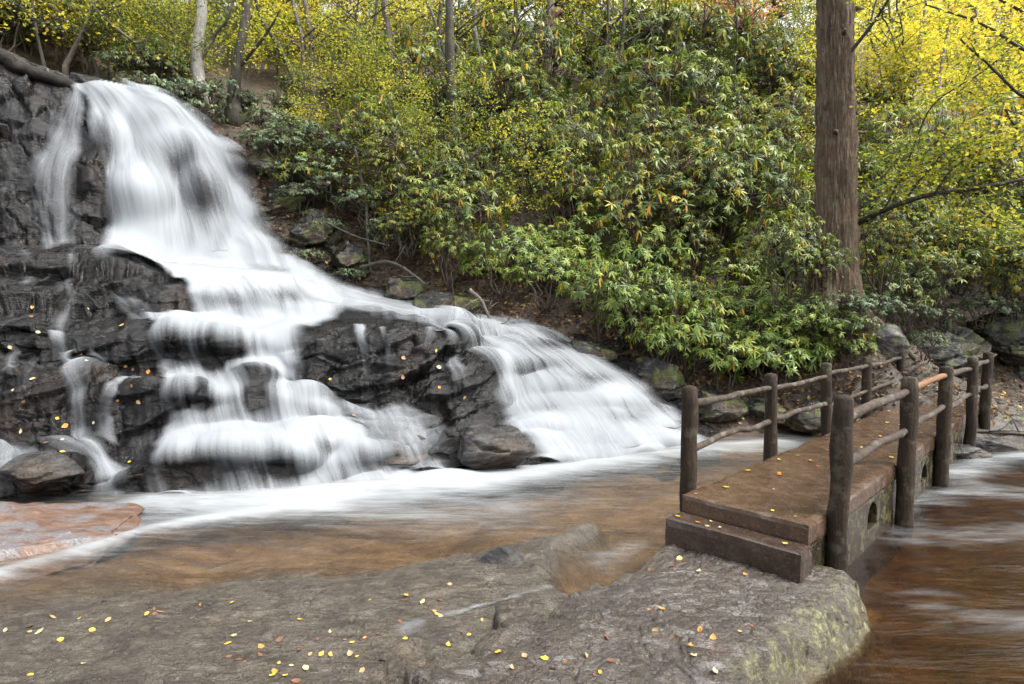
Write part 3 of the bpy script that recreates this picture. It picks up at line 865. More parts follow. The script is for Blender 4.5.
# threads over the middle rock
sheet([(352, 328), (358, 350), (362, 375), (368, 405)], [(366, 326), (372, 350), (376, 375), (382, 405)], [0.75, 0.5, 0.55, 0.3], 0.05, 22, 120, 0.4, seed=8)
sheet([(424, 332), (418, 350), (410, 380), (406, 412)], [(436, 332), (430, 350), (420, 380), (417, 412)], [0.6, 0.5, 0.55, 0.5], 0.05, 22, 120, 0.4, seed=9)
sheet([(428, 330), (440, 350), (448, 380), (452, 418)], [(446, 332), (458, 355), (464, 385), (470, 418)], [0.7, 0.6, 0.55, 0.45], 0.05, 26, 120, 0.4, seed=10)
sheet([(380, 332), (384, 345), (386, 370), (384, 404)], [(388, 332), (392, 345), (393, 370), (391, 404)], [0.5, 0.35, 0.45, 0.2], 0.05, 16, 120, 0.45, seed=23)
sheet([(380, 420), (392, 440), (400, 460), (408, 484)], [(440, 418), (448, 436), (452, 456), (456, 478)], [0.5, 0.6, 0.5, 0.75], 0.09, 50, 120, 0.4, seed=11)
sheet([(318, 402), (330, 420), (350, 440), (380, 470)], [(430, 408), (440, 424), (430, 444), (440, 474)], [0.5, 0.65, 0.5, 0.7], 0.09, 60, 120, 0.4, seed=21)
# left threads
sheet([(44, 326), (50, 348), (62, 372), (70, 402), (72, 445), (84, 470), (84, 508)], [(62, 326), (72, 348), (92, 378), (104, 402), (106, 445), (134, 472), (160, 508)], [0.75, 0.7, 0.55, 0.7, 0.6, 0.85, 0.8], 0.05, 50, 240, 0.45, seed=12)
sheet([(128, 374), (118, 388), (106, 410), (102, 448)], [(144, 374), (134, 392), (122, 412), (122, 450)], [0.7, 0.65, 0.75, 0.7], 0.05, 24, 140, 0.5, seed=13)
sheet([(-40, 428), (-30, 450), (-30, 480), (-40, 516)], [(22, 434), (40, 455), (40, 480), (50, 514)], [0.4, 0.55, 0.5, 0.7], 0.05, 60, 140, 0.3, seed=14)
sheet([(104, 290), (112, 300), (122, 312), (150, 334)], [(124, 286), (140, 298), (158, 312), (176, 336)], [0.5, 0.6, 0.55, 0.7], 0.05, 30, 100, 0.3, seed=15)
sheet([(20, 445), (60, 465), (90, 482), (120, 508)], [(40, 440), (100, 452), (140, 470), (165, 504)], [0.2, 0.4, 0.5, 0.7], 0.05, 40, 120, 0.35, seed=22)
for k, (pth, w_) in enumerate([([(8, 296), (13, 330), (10, 372), (14, 410), (8, 445), (14, 508)], 9), ([(30, 318), (34, 345), (30, 376), (38, 410), (34, 446), (46, 508)], 10), ([(92, 336), (98, 360), (106, 392), (104, 430), (112, 455), (120, 505)], 11),
                          ([(70, 258), (66, 285), (58, 330)], 9), ([(14, 100), (18, 140), (10, 190), (14, 252)], 12), ([(58, 100), (50, 140), (60, 195), (58, 252)], 13), ([(140, 376), (136, 410), (142, 445), (150, 505)], 14), ([(24, 252), (30, 275), (26, 300)], 11)]):
    q = np.array(pth, float); wv = w_ * (1 + .5 * fbm2(np.arange(len(q)) * 1.7, np.zeros(len(q)) + k, 2, 990 + k))[:, None] * np.linspace(.55, 1.25, len(q))[:, None] * np.array([1, 0])
    sheet(q - wv, q + wv, .40 + .30 * fbm2(np.arange(14) * .8, np.zeros(14) + k * 3, 2, 980 + k), .025, 26, 220, .75, seed=40 + k, ends=(.12, .12))
# a white trickle in the crack between the slabs
tk = np.array([(588, 566), (566, 578), (545, 590), (505, 604), (470, 614), (436, 624), (412, 632), (392, 642)], float)
tq = spline(np.concatenate([on_level(tk[:, 0], tk[:, 1], -.42), np.zeros((len(tk), 1))], 1), np.linspace(0, 1, 120))[:, :2]
tn = np.stack([-np.gradient(tq[:, 1]), np.gradient(tq[:, 0])], 1); tn /= np.linalg.norm(tn, axis=1)[:, None]
tw = .02 + .05 * np.abs(fbm2(np.linspace(0, 9, 120), np.zeros(120), 3, 88)) + .05 * sstep(.6, 1, np.linspace(0, 1, 120))
ss = np.linspace(-1, 1, 14)
TX = tq[:, None, 0] + tn[:, None, 0] * tw[:, None] * ss; TY = tq[:, None, 1] + tn[:, None, 1] * tw[:, None] * ss
gi = np.interp(np.hypot(TX, TY), rr, np.arange(len(rr))); gj = (np.arctan2(TX, TY) - az[0]) / (az[-1] - az[0]) * (len(az) - 1)
TZ = bil(blur1(blur1(gz, 2, 0), 2, 1), gi, gj) + .012
SP.append(np.stack([TX, TY, TZ], -1).reshape(-1, 3)); SUVS.append(np.stack([np.broadcast_to(ss * .05 + 3.3, TX.shape), np.broadcast_to(np.linspace(0, 1.6, 120)[:, None], TX.shape)], -1).reshape(-1, 2))
SD.append((.30 + .55 * fbm2(TX * 9, TY * 9, 4, 89)).ravel()); SE.append(((1 - np.abs(ss)) ** .7 * np.ones((120, 1)) * sstep(0, .1, np.linspace(0, 1, 120))[:, None] * sstep(0, .1, 1 - np.linspace(0, 1, 120))[:, None]).ravel())
SF.append(grid_faces(120, 14) + sn_); sn_ += 120 * 14
me = np_mesh('waterfall', np.concatenate(SP), np.concatenate(SF), True, {'cover': np.concatenate(SD), 'rim': np.concatenate(SE)}, np.concatenate(SUVS))
fall = tag(add_obj('water', me, M_SILK), 'silky white waterfall running down the stepped rock face', 'waterfall', kind='structure')

# ------------------------------------------------------------------ pool and stream surfaces
def polyline_dist(x, y, pts):
    d = np.full(x.shape, 1e9)
    for (ax, ay), (bx, by) in zip(pts[:-1], pts[1:]):
        ex, ey = bx - ax, by - ay
        t = np.clip(((x - ax) * ex + (y - ay) * ey) / (ex * ex + ey * ey), 0, 1)
        d = np.minimum(d, np.hypot(x - ax - t * ex, y - ay - t * ey))
    return d

def lv(pts, z): return on_level(*np.array(pts, float).T, z)

def water_sheet(name, xs, ys, z, foamf, mat, label):
    X, Yg = np.meshgrid(xs, ys)
    foam, lift = foamf(X, Yg)
    Z = z + lift
    me = np_mesh(name, np.stack([X, Yg, Z], -1).reshape(-1, 3), grid_faces(*X.shape), True, {'foam': foam.ravel(), 'depth': sstep(0.0, 0.16, Z - fore(X, Yg)[0]).ravel()})
    return tag(add_obj(name, me, mat), label, 'water', kind='structure')

BASE_LINE = lv([(150, 503), (230, 501), (300, 496), (350, 488), (420, 482), (450, 476)], POOL_Z)
BASE_R = lv([(440, 480), (480, 480), (530, 474), (580, 466), (640, 460), (700, 450), (780, 445)], POOL_Z)
TONGUE = lv([(-30, 582), (60, 556), (140, 532), (200, 520), (260, 512), (330, 500)], POOL_Z)
TRAIL = lv([(330, 500), (380, 508), (430, 516), (500, 508)], POOL_Z)
def pool_foam(x, y):
    d1, d2, d3, d4 = (polyline_dist(x, y, p) for p in (BASE_LINE, BASE_R, TONGUE, TRAIL))
    w = 1 + 0.35 * fbm2(x * 1.4, y * 1.4, 3, 301)
    f = 0.42 * np.exp(-(d1 / (0.40 * w)) ** 2) + 0.8 * np.exp(-(d2 / (0.40 * w)) ** 2) + 0.5 * np.exp(-(d3 / (0.09 * w)) ** 2) + 0.28 * np.exp(-(d3 / (0.3 * w)) ** 2) + 0.42 * np.exp(-(d4 / (0.55 * w)) ** 2)
    f = f + 0.40 * np.exp(-d1 / 0.6) * w + 0.30 * np.exp(-d1 / 1.5) + 0.34 * np.exp(-d2 / 0.6) + 0.12 * sstep(-1, -4, x)
    bub = lv([(600, 560), (640, 545)], POOL_Z)
    f = f + 0.42 * np.exp(-(polyline_dist(x, y, bub) / 0.16) ** 2)
    lift = 0.05 * np.exp(-(d1 / 0.3) ** 2) + 0.05 * np.exp(-(d2 / 0.3) ** 2) + 0.022 * np.exp(-(d3 / 0.10) ** 2) + 0.012 * fbm2(x * 1.2, y * 2.0, 3, 303)
    return np.clip(f * 0.85 - 0.12, -0.4, 1.3), lift

def cut_faces(o, keepf):
    me = o.data
    n = len(me.vertices)
    co = np.empty(n * 3, np.float32); me.vertices.foreach_get('co', co); co = co.reshape(-1, 3)
    k = keepf(co[:, 0], co[:, 1])
    bm = bmesh.new(); bm.from_mesh(me); bm.verts.ensure_lookup_table()
    bmesh.ops.delete(bm, geom=[bm.verts[i] for i in np.nonzero(~k)[0]], context='VERTS')
    bm.to_mesh(me); bm.free()

pool = water_sheet('water', np.arange(-9.5, 7.6, 0.045), np.arange(3.2, 11, 0.045), POOL_Z, pool_foam, M_POOL, 'brown plunge pool with white foam below the waterfall')
BR_A = np.array([1.35, 4.56]); BR_D = np.array([0.715, 0.70]); BR_D = BR_D / np.linalg.norm(BR_D); BR_R = np.array([BR_D[1], -BR_D[0]])
def across(x, y): return (x - BR_A[0]) * BR_R[0] + (y - BR_A[1]) * BR_R[1]
def along_b(x, y): return (x - BR_A[0]) * BR_D[0] + (y - BR_A[1]) * BR_D[1]
cut_faces(pool, lambda x, y: (across(x, y) < 0.5))

FAR_FOAM = lv([(955, 478), (985, 462), (1030, 458), (1100, 462)], STREAM_Z)
BAND = [lv([(890, 505), (950, 492), (1030, 494), (1120, 500)], STREAM_Z), lv([(930, 566), (960, 578), (1010, 586)], STREAM_Z), lv([(900, 530), (960, 536), (1060, 530)], STREAM_Z), lv([(940, 610), (1000, 622), (1080, 640)], STREAM_Z)]
def stream_foam(x, y):
    w = 1 + 0.35 * fbm2(x * 1.2, y * 1.6, 3, 311)
    f = 0.75 * np.exp(-(polyline_dist(x, y, FAR_FOAM) / (0.30 * w)) ** 2)
    for p, a, s in zip(BAND, (0.5, 0.12, 0.42, 0.34), (0.30, 0.08, 0.34, 0.36)):
        f = f + a * np.exp(-(polyline_dist(x, y, p) / (s * w)) ** 2)
    f = f + 0.16 * sstep(0.0, 0.5, fbm2(x * 0.8 + y * 0.3, y * 2.4, 3, 313))
    return np.clip(f - 0.1, -0.4, 1.3), 0.02 * fbm2(x * 0.9, y * 2.2, 3, 315) + 0.05 * np.exp(-(polyline_dist(x, y, FAR_FOAM) / 0.4) ** 2)
stream = water_sheet('water', np.arange(1.4, 15, 0.045), np.arange(0.9, 10.8, 0.045), STREAM_Z, stream_foam, M_STREAM, 'brown stream running away under the footbridge')
cut_faces(stream, lambda x, y: (across(x, y) > 0.46))

# ------------------------------------------------------------------ boulders
def boulder_mesh(name, size, seed, cuts=9, rough=0.10, sub=5, flatten=0.0):
    rg = np.random.default_rng(seed)
    bm = bmesh.new()
    bmesh.ops.create_icosphere(bm, subdivisions=sub, radius=1.0)
    V = np.array([v.co[:] for v in bm.verts])
    Fc = np.array([[v.index for v in f.verts] for f in bm.faces])
    bm.free()
    for k in range(cuts):
        n = rg.normal(size=3); n /= np.linalg.norm(n)
        c = rg.uniform(0.5, 0.82)
        d = V @ n
        V = V - np.clip(d - c, 0, None)[:, None] * n * 0.98
    V = V * np.array(size)
    N = V / (np.linalg.norm(V, axis=1)[:, None] + 1e-9)
    sz = float(np.mean(size))
    d = rock_disp(V / sz * 0.9 + seed * 3.7, 1.0, 500 + seed) * sz * rough * 5
    V = V + N * d[:, None]
    return np_mesh(name, V, Fc, True)

def boulder(px, py, Y, size, seed, label, mat=None, group=None, rz=0.0, tilt=(0, 0), cuts=9, rough=0.10, sub=5, z=None):
    p = pt(px, py, Y)
    if z is not None: p[2] = z
    o = add_obj('boulder', boulder_mesh('boulder', size, seed, cuts, rough, sub), mat or M_BOULDER)
    o.location = p
    o.rotation_euler = (tilt[0], tilt[1], rz)
    return tag(o, label, 'boulder', group)

def mat_orange_rock():
    m = Mat('orange_stained_sandstone')
    v = m.coords(scale=(1, 1.9, 1), rot=(0, 0, R(20)))
    n1 = m.noise(v, 2.6, 6, 0.62, 0.3); n2 = m.noise(v, 7, 6, 0.68); n3 = m.noise(v, 45, 4, 0.6)
    c = m.ramp(n2, [(0.3, (0.055, 0.030, 0.019)), (0.5, (0.105, 0.060, 0.040)), (0.7, (0.165, 0.110, 0.082))])
    c = m.mix(smap(m, n1, 0.50, 0.58, 0, 0.85), c, m.ramp(n3, [(0.3, (0.055, 0.052, 0.055)), (0.7, (0.17, 0.165, 0.17))]))
    b = m.bump(m.math('ADD', n2, m.math('MULTIPLY', n3, 0.3)), 0.6, 0.03)
    return m.done(m.pbsdf(c, 0.4, b, 0.5).outputs[0])
M_ORANGE = mat_orange_rock()
boulder(-56, 540, 4.8, (1.55, 1.0, 0.27), 3, 'low orange stained boulder at the edge of the pool, left of the falls', M_ORANGE, cuts=6, rough=0.11, z=-0.475, rz=R(8), sub=6)
boulder(487, 452, 7.05, (0.62, 0.5, 0.36), 5, 'dark wet boulder with fallen leaves standing in the foam below the falls', M_WETB, cuts=12, rough=0.12, z=-0.30, rz=R(20))
boulder(400, 452, 7.1, (0.42, 0.4, 0.30), 6, 'brown wet boulder under the middle rock, beside the leafy dark boulder', M_WETB, cuts=8, rough=0.07, z=-0.32)
boulder(45, 474, 6.0, (0.42, 0.35, 0.26), 8, 'dark wet boulder at the foot of the left rock wall', M_WETB, cuts=10, rough=0.09)
boulder(810, 416, 9.15, (0.42, 0.36, 0.28), 11, 'mossy rounded boulder in the stream behind the footbridge', M_LICHEN, rough=0.05)
boulder(886, 350, 10.0, (0.62, 0.42, 0.46), 12, 'pale lichen covered slab of rock leaning by the big tree', M_PALE, cuts=14, rough=0.05, tilt=(R(18), R(20)), rz=R(20))
boulder(590, 355, 10.4, (0.6, 0.4, 0.32), 14, 'wet dark bank boulder right of the waterfall, under the rhododendrons', M_BOULDER, cuts=12, rz=R(30))
boulder(655, 380, 9.95, (0.72, 0.45, 0.42), 15, 'broad dark bank boulder behind the right hand end of the falls', M_BOULDER, cuts=12, rz=R(-20))
boulder(715, 405, 9.6, (0.6, 0.45, 0.36), 16, 'dark leaf strewn bank boulder behind the nearest bridge post', M_BOULDER, cuts=10)
boulder(765, 415, 9.55, (0.5, 0.4, 0.3), 17, 'low dark bank boulder between the first two far railing posts', M_BOULDER)
boulder(455, 305, 11.3, (0.85, 0.5, 0.36), 18, 'smooth dark mossy boulder above the shelf of the falls', M_BOULDER, cuts=5, rough=0.05)
boulder(400, 290, 11.8, (0.5, 0.4, 0.35), 19, 'mossy boulder on the root covered bank right of the upper fall', M_LICHEN, cuts=8)
boulder(278, 210, 12.9, (0.75, 0.6, 0.62), 20, 'broken brown rock outcrop beside the upper fall', M_BOULDER, cuts=20, rough=0.24, sub=6)
boulder(315, 240, 12.7, (0.8, 0.6, 0.72), 21, 'mossy outcrop block below the broken brown outcrop', M_BOULDER, cuts=20, rough=0.24, sub=6)
boulder(255, 165, 13.4, (0.55, 0.5, 0.32), 22, 'mossy ledge stone at the lip of the upper fall', M_LICHEN, cuts=9)
boulder(355, 264, 12.3, (0.5, 0.45, 0.42), 23, 'small dark outcrop block above the mossy bank boulder', M_BOULDER, cuts=18, rough=0.22)
boulder(940, 358, 12.3, (1.25, 0.7, 0.75), 25, 'long dark rock ledge behind the far end of the bridge', M_LICHEN, cuts=18, rough=0.20, rz=R(5), sub=6)
boulder(1012, 345, 12.6, (0.95, 0.8, 0.95), 26, 'tall lichen spotted rock at the path behind the bridge', M_LICHEN, cuts=18, rough=0.20, sub=6)
boulder(1080, 340, 13.0, (1.2, 0.8, 1.0), 27, 'bulky rock beyond the tall lichen spotted rock', M_LICHEN, cuts=12, rough=0.10)
boulder(1008, 424, 9.7, (0.55, 0.4, 0.26), 28, 'spotted stone under the path edge at the end of the bridge', M_LICHEN, cuts=8, rough=0.07)
boulder(1000, 447, 8.9, (0.6, 0.42, 0.20), 29, 'flat grey wet stone in the stream beside the last bridge post', M_WETB, cuts=8, rough=0.06)
boulder(962, 470, 8.1, (0.34, 0.28, 0.18), 30, 'small brown stone at the water below the bridge', M_WETB, z=-0.56)
boulder(1060, 452, 8.9, (0.7, 0.5, 0.24), 31, 'flat stone at the right edge of the stream', M_WETB, cuts=8)
boulder(1000, 90, 27, (2.2, 1.6, 2.6), 33, 'pale grey cliff high on the slope at the right', M_PALE, cuts=14, rough=0.12)
boulder(940, 100, 26, (1.6, 1.4, 1.5), 34, 'tawny cliff block left of the pale grey cliff on the slope', M_PALE, cuts=12, rough=0.12)
boulder(498, 578, 4.25, (0.19, 0.13, 0.13), 35, 'small pale rounded boulder at the head of the gully', M_WETB, cuts=5, rough=0.05, z=-0.42)

# ------------------------------------------------------------------ footbridge
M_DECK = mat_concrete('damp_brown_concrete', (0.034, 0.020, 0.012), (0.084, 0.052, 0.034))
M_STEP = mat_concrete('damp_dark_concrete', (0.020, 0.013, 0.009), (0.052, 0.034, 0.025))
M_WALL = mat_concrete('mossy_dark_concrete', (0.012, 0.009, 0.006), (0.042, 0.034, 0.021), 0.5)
M_POST = mat_bark('weathered_post_wood', (0.003, 0.002, 0.0011), (0.036, 0.021, 0.0095), ((0.15, 0.14, 0.09), 0.28), 1.2)
M_RAIL = mat_bark('weathered_rail_wood', (0.010, 0.0065, 0.0045), (0.075, 0.053, 0.037), ((0.30, 0.29, 0.24), 0.25), 1.2, False)
M_RAILO = mat_bark('fresh_orange_rail_wood', (0.07, 0.034, 0.017), (0.24, 0.125, 0.06), None, 1.2, False)

bridge = empty('footbridge', (BR_A[0], BR_A[1], 0), math.atan2(BR_D[1], BR_D[0]))
tag(bridge, 'narrow concrete footbridge with log railings over the stream', 'footbridge')
W, LEN = 0.955, 8.1

def prism(name, prof, y0, y1, mat, parent, bev=0.012, seg=0.14, nz=0.004):
    """prof: (x, z) outline extruded across the bridge"""
    bm = bmesh.new()
    a = [bm.verts.new((x, y0, z)) for x, z in prof]
    b = [bm.verts.new((x, y1, z)) for x, z in prof]
    bm.faces.new(a)
    bm.faces.new(b[::-1])
    n = len(prof)
    for i in range(n):
        bm.faces.new((a[i], b[i], b[(i + 1) % n], a[(i + 1) % n])[::-1])
    bmesh.ops.recalc_face_normals(bm, faces=bm.faces)
    if bev:
        es = [e for e in bm.edges if len(e.link_faces) == 2 and e.calc_face_angle(0) > 0.6]
        bmesh.ops.bevel(bm, geom=es, offset=bev, segments=2, affect='EDGES', profile=0.6)
    me = bpy.data.meshes.new(name)
    bm.to_mesh(me); bm.free()
    return add_obj(name, me, mat, parent)

def slab(name, x0, x1, y0, y1, z0, z1, mat, parent, bev=0.008, cuts=(60, 10), wear=0.005, seed=0):
    bm = bmesh.new()
    bmesh.ops.create_cube(bm, size=1)
    for v in bm.verts:
        v.co = Vector(((x0 + x1) / 2 + v.co.x * (x1 - x0), (y0 + y1) / 2 + v.co.y * (y1 - y0), (z0 + z1) / 2 + v.co.z * (z1 - z0)))
    for ax, n in ((0, cuts[0]), (1, cuts[1]), (2, 5)):
        lo, hi = ((x0, x1), (y0, y1), (z0, z1))[ax]
        for k in range(1, n):
            c = [0, 0, 0]; c[ax] = lo + (hi - lo) * k / n
            nn = [0, 0, 0]; nn[ax] = 1
            bmesh.ops.bisect_plane(bm, geom=bm.verts[:] + bm.edges[:] + bm.faces[:], plane_co=c, plane_no=nn)
    V = np.array([v.co[:] for v in bm.verts])
    d = fbm(V * 3.1, 4, 700 + seed)[:, None] * wear
    d2 = np.stack([fbm(V * 9, 3, 710 + seed + k) for k in range(3)], 1) * wear * 0.5
    lo_, hi_ = np.array([x0, y0, z0]), np.array([x1, y1, z1])
    on = (np.abs(V - lo_) < 1e-4).astype(float) - (np.abs(V - hi_) < 1e-4)
    corner = (np.abs(on).sum(1) > 1.5)
    chip = 0.005 + 0.016 * np.clip(fbm(V * 6, 4, 730 + seed) - 0.05, 0, 1)
    for v, a, b, o_, c_, h_ in zip(bm.verts, d, d2, on, corner, chip):
        v.co += Vector(b) + Vector((0, 0, a[0]))
        if c_: v.co += Vector(o_) * h_
    me = bpy.data.meshes.new(name)
    bm.to_mesh(me); bm.free()
    return add_obj(name, me, mat, parent)

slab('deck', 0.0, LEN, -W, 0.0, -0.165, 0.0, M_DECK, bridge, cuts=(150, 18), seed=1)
# body with the drain arches
prof = [(0.03, -0.168), (0.03, -0.95)]
for ax, aw, at in ((1.62, 0.15, -0.215), (2.95, 0.17, -0.26), (3.72, 0.17, -0.26), (5.1, 0.19, -0.26), (6.6, 0.2, -0.26)):
    prof.append((ax - aw, -0.95))
    for k in range(0, 13):
        th = math.pi * (1 - k / 12)
        prof.append((ax + aw * math.cos(th), at - aw + aw * math.sin(th) * 1.0))
    prof.append((ax + aw, -0.95))
prof += [(LEN - 0.02, -0.95), (LEN - 0.02, -0.168)]
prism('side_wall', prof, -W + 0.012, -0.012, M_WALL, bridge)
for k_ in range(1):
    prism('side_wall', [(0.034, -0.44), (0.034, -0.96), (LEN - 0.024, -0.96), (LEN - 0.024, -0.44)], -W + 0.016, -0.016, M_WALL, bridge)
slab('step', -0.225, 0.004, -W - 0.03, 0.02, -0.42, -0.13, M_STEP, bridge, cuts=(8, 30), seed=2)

def log_geo(p0, p1, r0, r1, seed, bend=0.02, n=22, seg=14, rough=0.10, round_top=False):
    rg = np.random.default_rng(seed)
    t = np.linspace(0, 1, n)
    p0, p1 = np.array(p0, float), np.array(p1, float)
    P = p0 + (p1 - p0) * t[:, None]
    off = np.stack([fbm(np.stack([t * 2.2 + seed * 7, t * 0 + k * 3.3, t * 0], 1), 3, seed + k) for k in range(3)], 1) * bend
    off[:, :] *= (np.sin(np.pi * t) ** 0.6)[:, None]
    P = P + off
    r = r0 + (r1 - r0) * t
    r = r * (1 + 0.08 * fbm(np.stack([t * 6 + seed, t * 0, t * 0 + 0.3], 1), 2, seed))
    if round_top:
        r[-1] *= 0.72; r[-2] *= 0.95
        P[-2] = P[-1] - (p1 - p0) / np.linalg.norm(p1 - p0) * 0.02
    return P, r

def log(name, p0, p1, r0, r1, seed, mat, parent, bend=0.02, label=None, round_top=False):
    P, r = log_geo(p0, p1, r0, r1, seed, bend, round_top=round_top)
    g = Geo()
    g.tube(P, r, 18, bumps=0.2, seed=seed)
    o = add_obj(name, g.mesh(name), mat, parent)
    if label: o['label'] = label
    return o

right_posts = [0.42, 2.38, 4.25, 6.15, 7.75]
left_posts = [0.22, 1.9, 3.6, 5.35, 7.3]
yR, yL = -W - 0.065, 0.06
for k, x in enumerate(right_posts):
    log('post', (x - 0.01, yR + 0.01 * (-1) ** k, -0.62 if k else -0.46), (x + 0.02 * (k % 2), yR - 0.012, 0.85 - 0.012 * (k % 3)), 0.076, 0.069, 40 + k, M_POST, bridge, 0.03, round_top=True)
for k, x in enumerate(left_posts):
    log('post', (x, yL, -0.62), (x + 0.01, yL + 0.01, 0.84 - 0.014 * (k % 2)), 0.068, 0.062, 60 + k, M_POST, bridge, 0.03, round_top=True)
for ps, y, r, sd in ((right_posts, yR, 0.037, 80), (left_posts, yL, 0.029, 120)):
    for k in range(4):
        for h, zc in enumerate((0.70, 0.335)):
            a, b = ps[k], ps[k + 1]
            fresh = (y == yR and k == 1 and h == 0)
            j = random.Random(sd + k * 3 + h)
            log('rail', (a + 0.03, y, zc + j.uniform(-0.03, 0.03)), (b - 0.03, y, zc + j.uniform(-0.03, 0.03)), r * j.uniform(0.9, 1.1), r * j.uniform(0.75, 0.95), sd + k * 2 + h,
                M_RAILO if fresh else M_RAIL, bridge, 0.045, 'pale orange replacement rail' if fresh else None)

# ------------------------------------------------------------------ foliage builders
def leaf_rosettes(tips, axes, rg, n_leaf=(5, 12), length=0.13, width=0.034, yellow=0.05, droop=(-0.75, 0.1)):
    V, Q, T, A = [], [], [], []
    base = 0
    for p, a in zip(tips, axes):
        k = rg.integers(*n_leaf)
        a = a / np.linalg.norm(a)
        u = np.cross(a, [0.3, 0.9, 0.2]); u /= np.linalg.norm(u); w = np.cross(a, u)
        th = np.arange(k) * 2.399 + rg.uniform(0, 6)
        rt = rg.uniform(0.1, 0.8); rs = rg.uniform(0.6, 1.3)
        el0 = rg.uniform(-0.25, 0.3)
        for i in range(k):
            el = rg.uniform(*droop) + el0
            d = (math.cos(th[i]) * u + math.sin(th[i]) * w) * math.cos(el) + a * math.sin(el)
            hang = rg.random() < yellow
            tint = np.clip(rt + rg.normal() * 0.08, 0.0, 0.8)
            L = length * rs * rg.uniform(0.75, 1.15)
            if hang:
                tint = rg.uniform(0.92, 1.0)
                d = d * 0.45 + np.array([0, 0, -1.0]); d /= np.linalg.norm(d)
            side = np.cross(d, a); sn = np.linalg.norm(side)
            side = side / sn if sn > 1e-3 else u
            nrm = np.cross(side, d)
            wd = width * rg.uniform(0.8, 1.15)
            dr = np.array([0, 0, -1.0]) * L * 0.16
            pts = [p, p + d * L * .33 - side * wd * .5 + nrm * wd * .18, p + d * L * .33 + side * wd * .5 + nrm * wd * .18,
                   p + d * L * .72 - side * wd * .42 + nrm * wd * .12 + dr * .5, p + d * L * .72 + side * wd * .42 + nrm * wd * .12 + dr * .5, p + d * L + dr]
            V += pts
            T += [(base, base + 2, base + 1), (base + 3, base + 4, base + 5)]
            Q += [(base + 1, base + 2, base + 4, base + 3)]
            A += [tint] * 6
            base += 6
    return np.array(V), np.array(Q), np.array(T), np.array(A)

def leaf_diamonds(P, rg, size, tint, flat=0.5, var=0.35):
    n = len(P)
    d = rg.normal(size=(n, 3)); d[:, 2] = d[:, 2] * 0.6 - 0.25
    d /= np.linalg.norm(d, axis=1)[:, None]
    up = rg.normal(size=(n, 3)) * (1 - flat) + np.array([0, 0, flat * 1.6])
    s = np.cross(d, up); s /= np.linalg.norm(s, axis=1)[:, None] + 1e-9
    nn = np.cross(s, d)
    L = size * rg.uniform(1 - var, 1 + var, n)[:, None]
    w = L * 0.33
    V = np.stack([P, P + d * L * .45 - s * w + nn * w * .25, P + d * L, P + d * L * .45 + s * w + nn * w * .25], 1).reshape(-1, 3)
    i = np.arange(n)[:, None] * 4
    return V, i + np.array([[0, 1, 2, 3]]), np.repeat(tint, 4)

M_TWIG = mat_bark('shrub_stem_bark', (0.035, 0.025, 0.018), (0.13, 0.10, 0.075), None, 2.0, False)
G1, G2, G3 = (0.018, 0.036, 0.012), (0.045, 0.085, 0.024), (0.10, 0.16, 0.045)
M_RHODO = mat_leaf('rhododendron_leaf', [(0.0, (0.03, 0.052, 0.014)), (0.35, (0.085, 0.135, 0.032)), (0.65, (0.21, 0.265, 0.06)), (0.86, (0.38, 0.38, 0.06)), (0.91, (0.66, 0.44, 0.03)), (1.0, (0.62, 0.30, 0.03))], 0.4, 0.36, 0.33, 0.26)
M_RHODOB = mat_leaf('bright_rhododendron_leaf', [(0.0, (0.035, 0.06, 0.013)), (0.4, (0.13, 0.205, 0.036)), (0.75, (0.30, 0.37, 0.075)), (0.88, (0.32, 0.34, 0.07)), (0.91, (0.6, 0.40, 0.04)), (1.0, (0.6, 0.3, 0.03))], 0.42, 0.36, 0.4, 0.2)
M_SMALL = mat_leaf('small_evergreen_leaf', [(0.0, (0.03, 0.055, 0.025)), (0.5, (0.10, 0.155, 0.07)), (0.8, (0.2, 0.25, 0.12)), (1.0, (0.32, 0.30, 0.09))], 0.45, 0.3, 0.4)
M_YELLOW = mat_leaf('yellow_autumn_leaf', [(0.0, (0.24, 0.27, 0.04)), (0.35, (0.56, 0.53, 0.07)), (0.8, (0.85, 0.70, 0.10)), (1.0, (0.8, 0.5, 0.08))], 0.5, 0.5, 0.3)
M_YGREEN = mat_leaf('yellow_green_leaf', [(0.0, (0.045, 0.075, 0.02)), (0.4, (0.19, 0.24, 0.045)), (0.75, (0.46, 0.46, 0.07)), (1.0, (0.75, 0.60, 0.08))], 0.5, 0.5, 0.3)
M_GREEN = mat_leaf('green_understory_leaf', [(0.0, (0.04, 0.075, 0.018)), (0.5, (0.13, 0.19, 0.035)), (0.85, (0.3, 0.33, 0.06)), (1.0, (0.5, 0.42, 0.06))], 0.5, 0.4, 0.35)
M_ORANGEL = mat_leaf('orange_autumn_leaf', [(0.0, (0.28, 0.15, 0.035)), (0.5, (0.45, 0.22, 0.05)), (1.0, (0.5, 0.34, 0.06))], 0.5, 0.5, 0.3)
M_RED = mat_leaf('pink_red_autumn_leaf', [(0.0, (0.40, 0.13, 0.10)), (0.5, (0.55, 0.24, 0.19)), (1.0, (0.6, 0.36, 0.22))], 0.5, 0.5, 0.3)

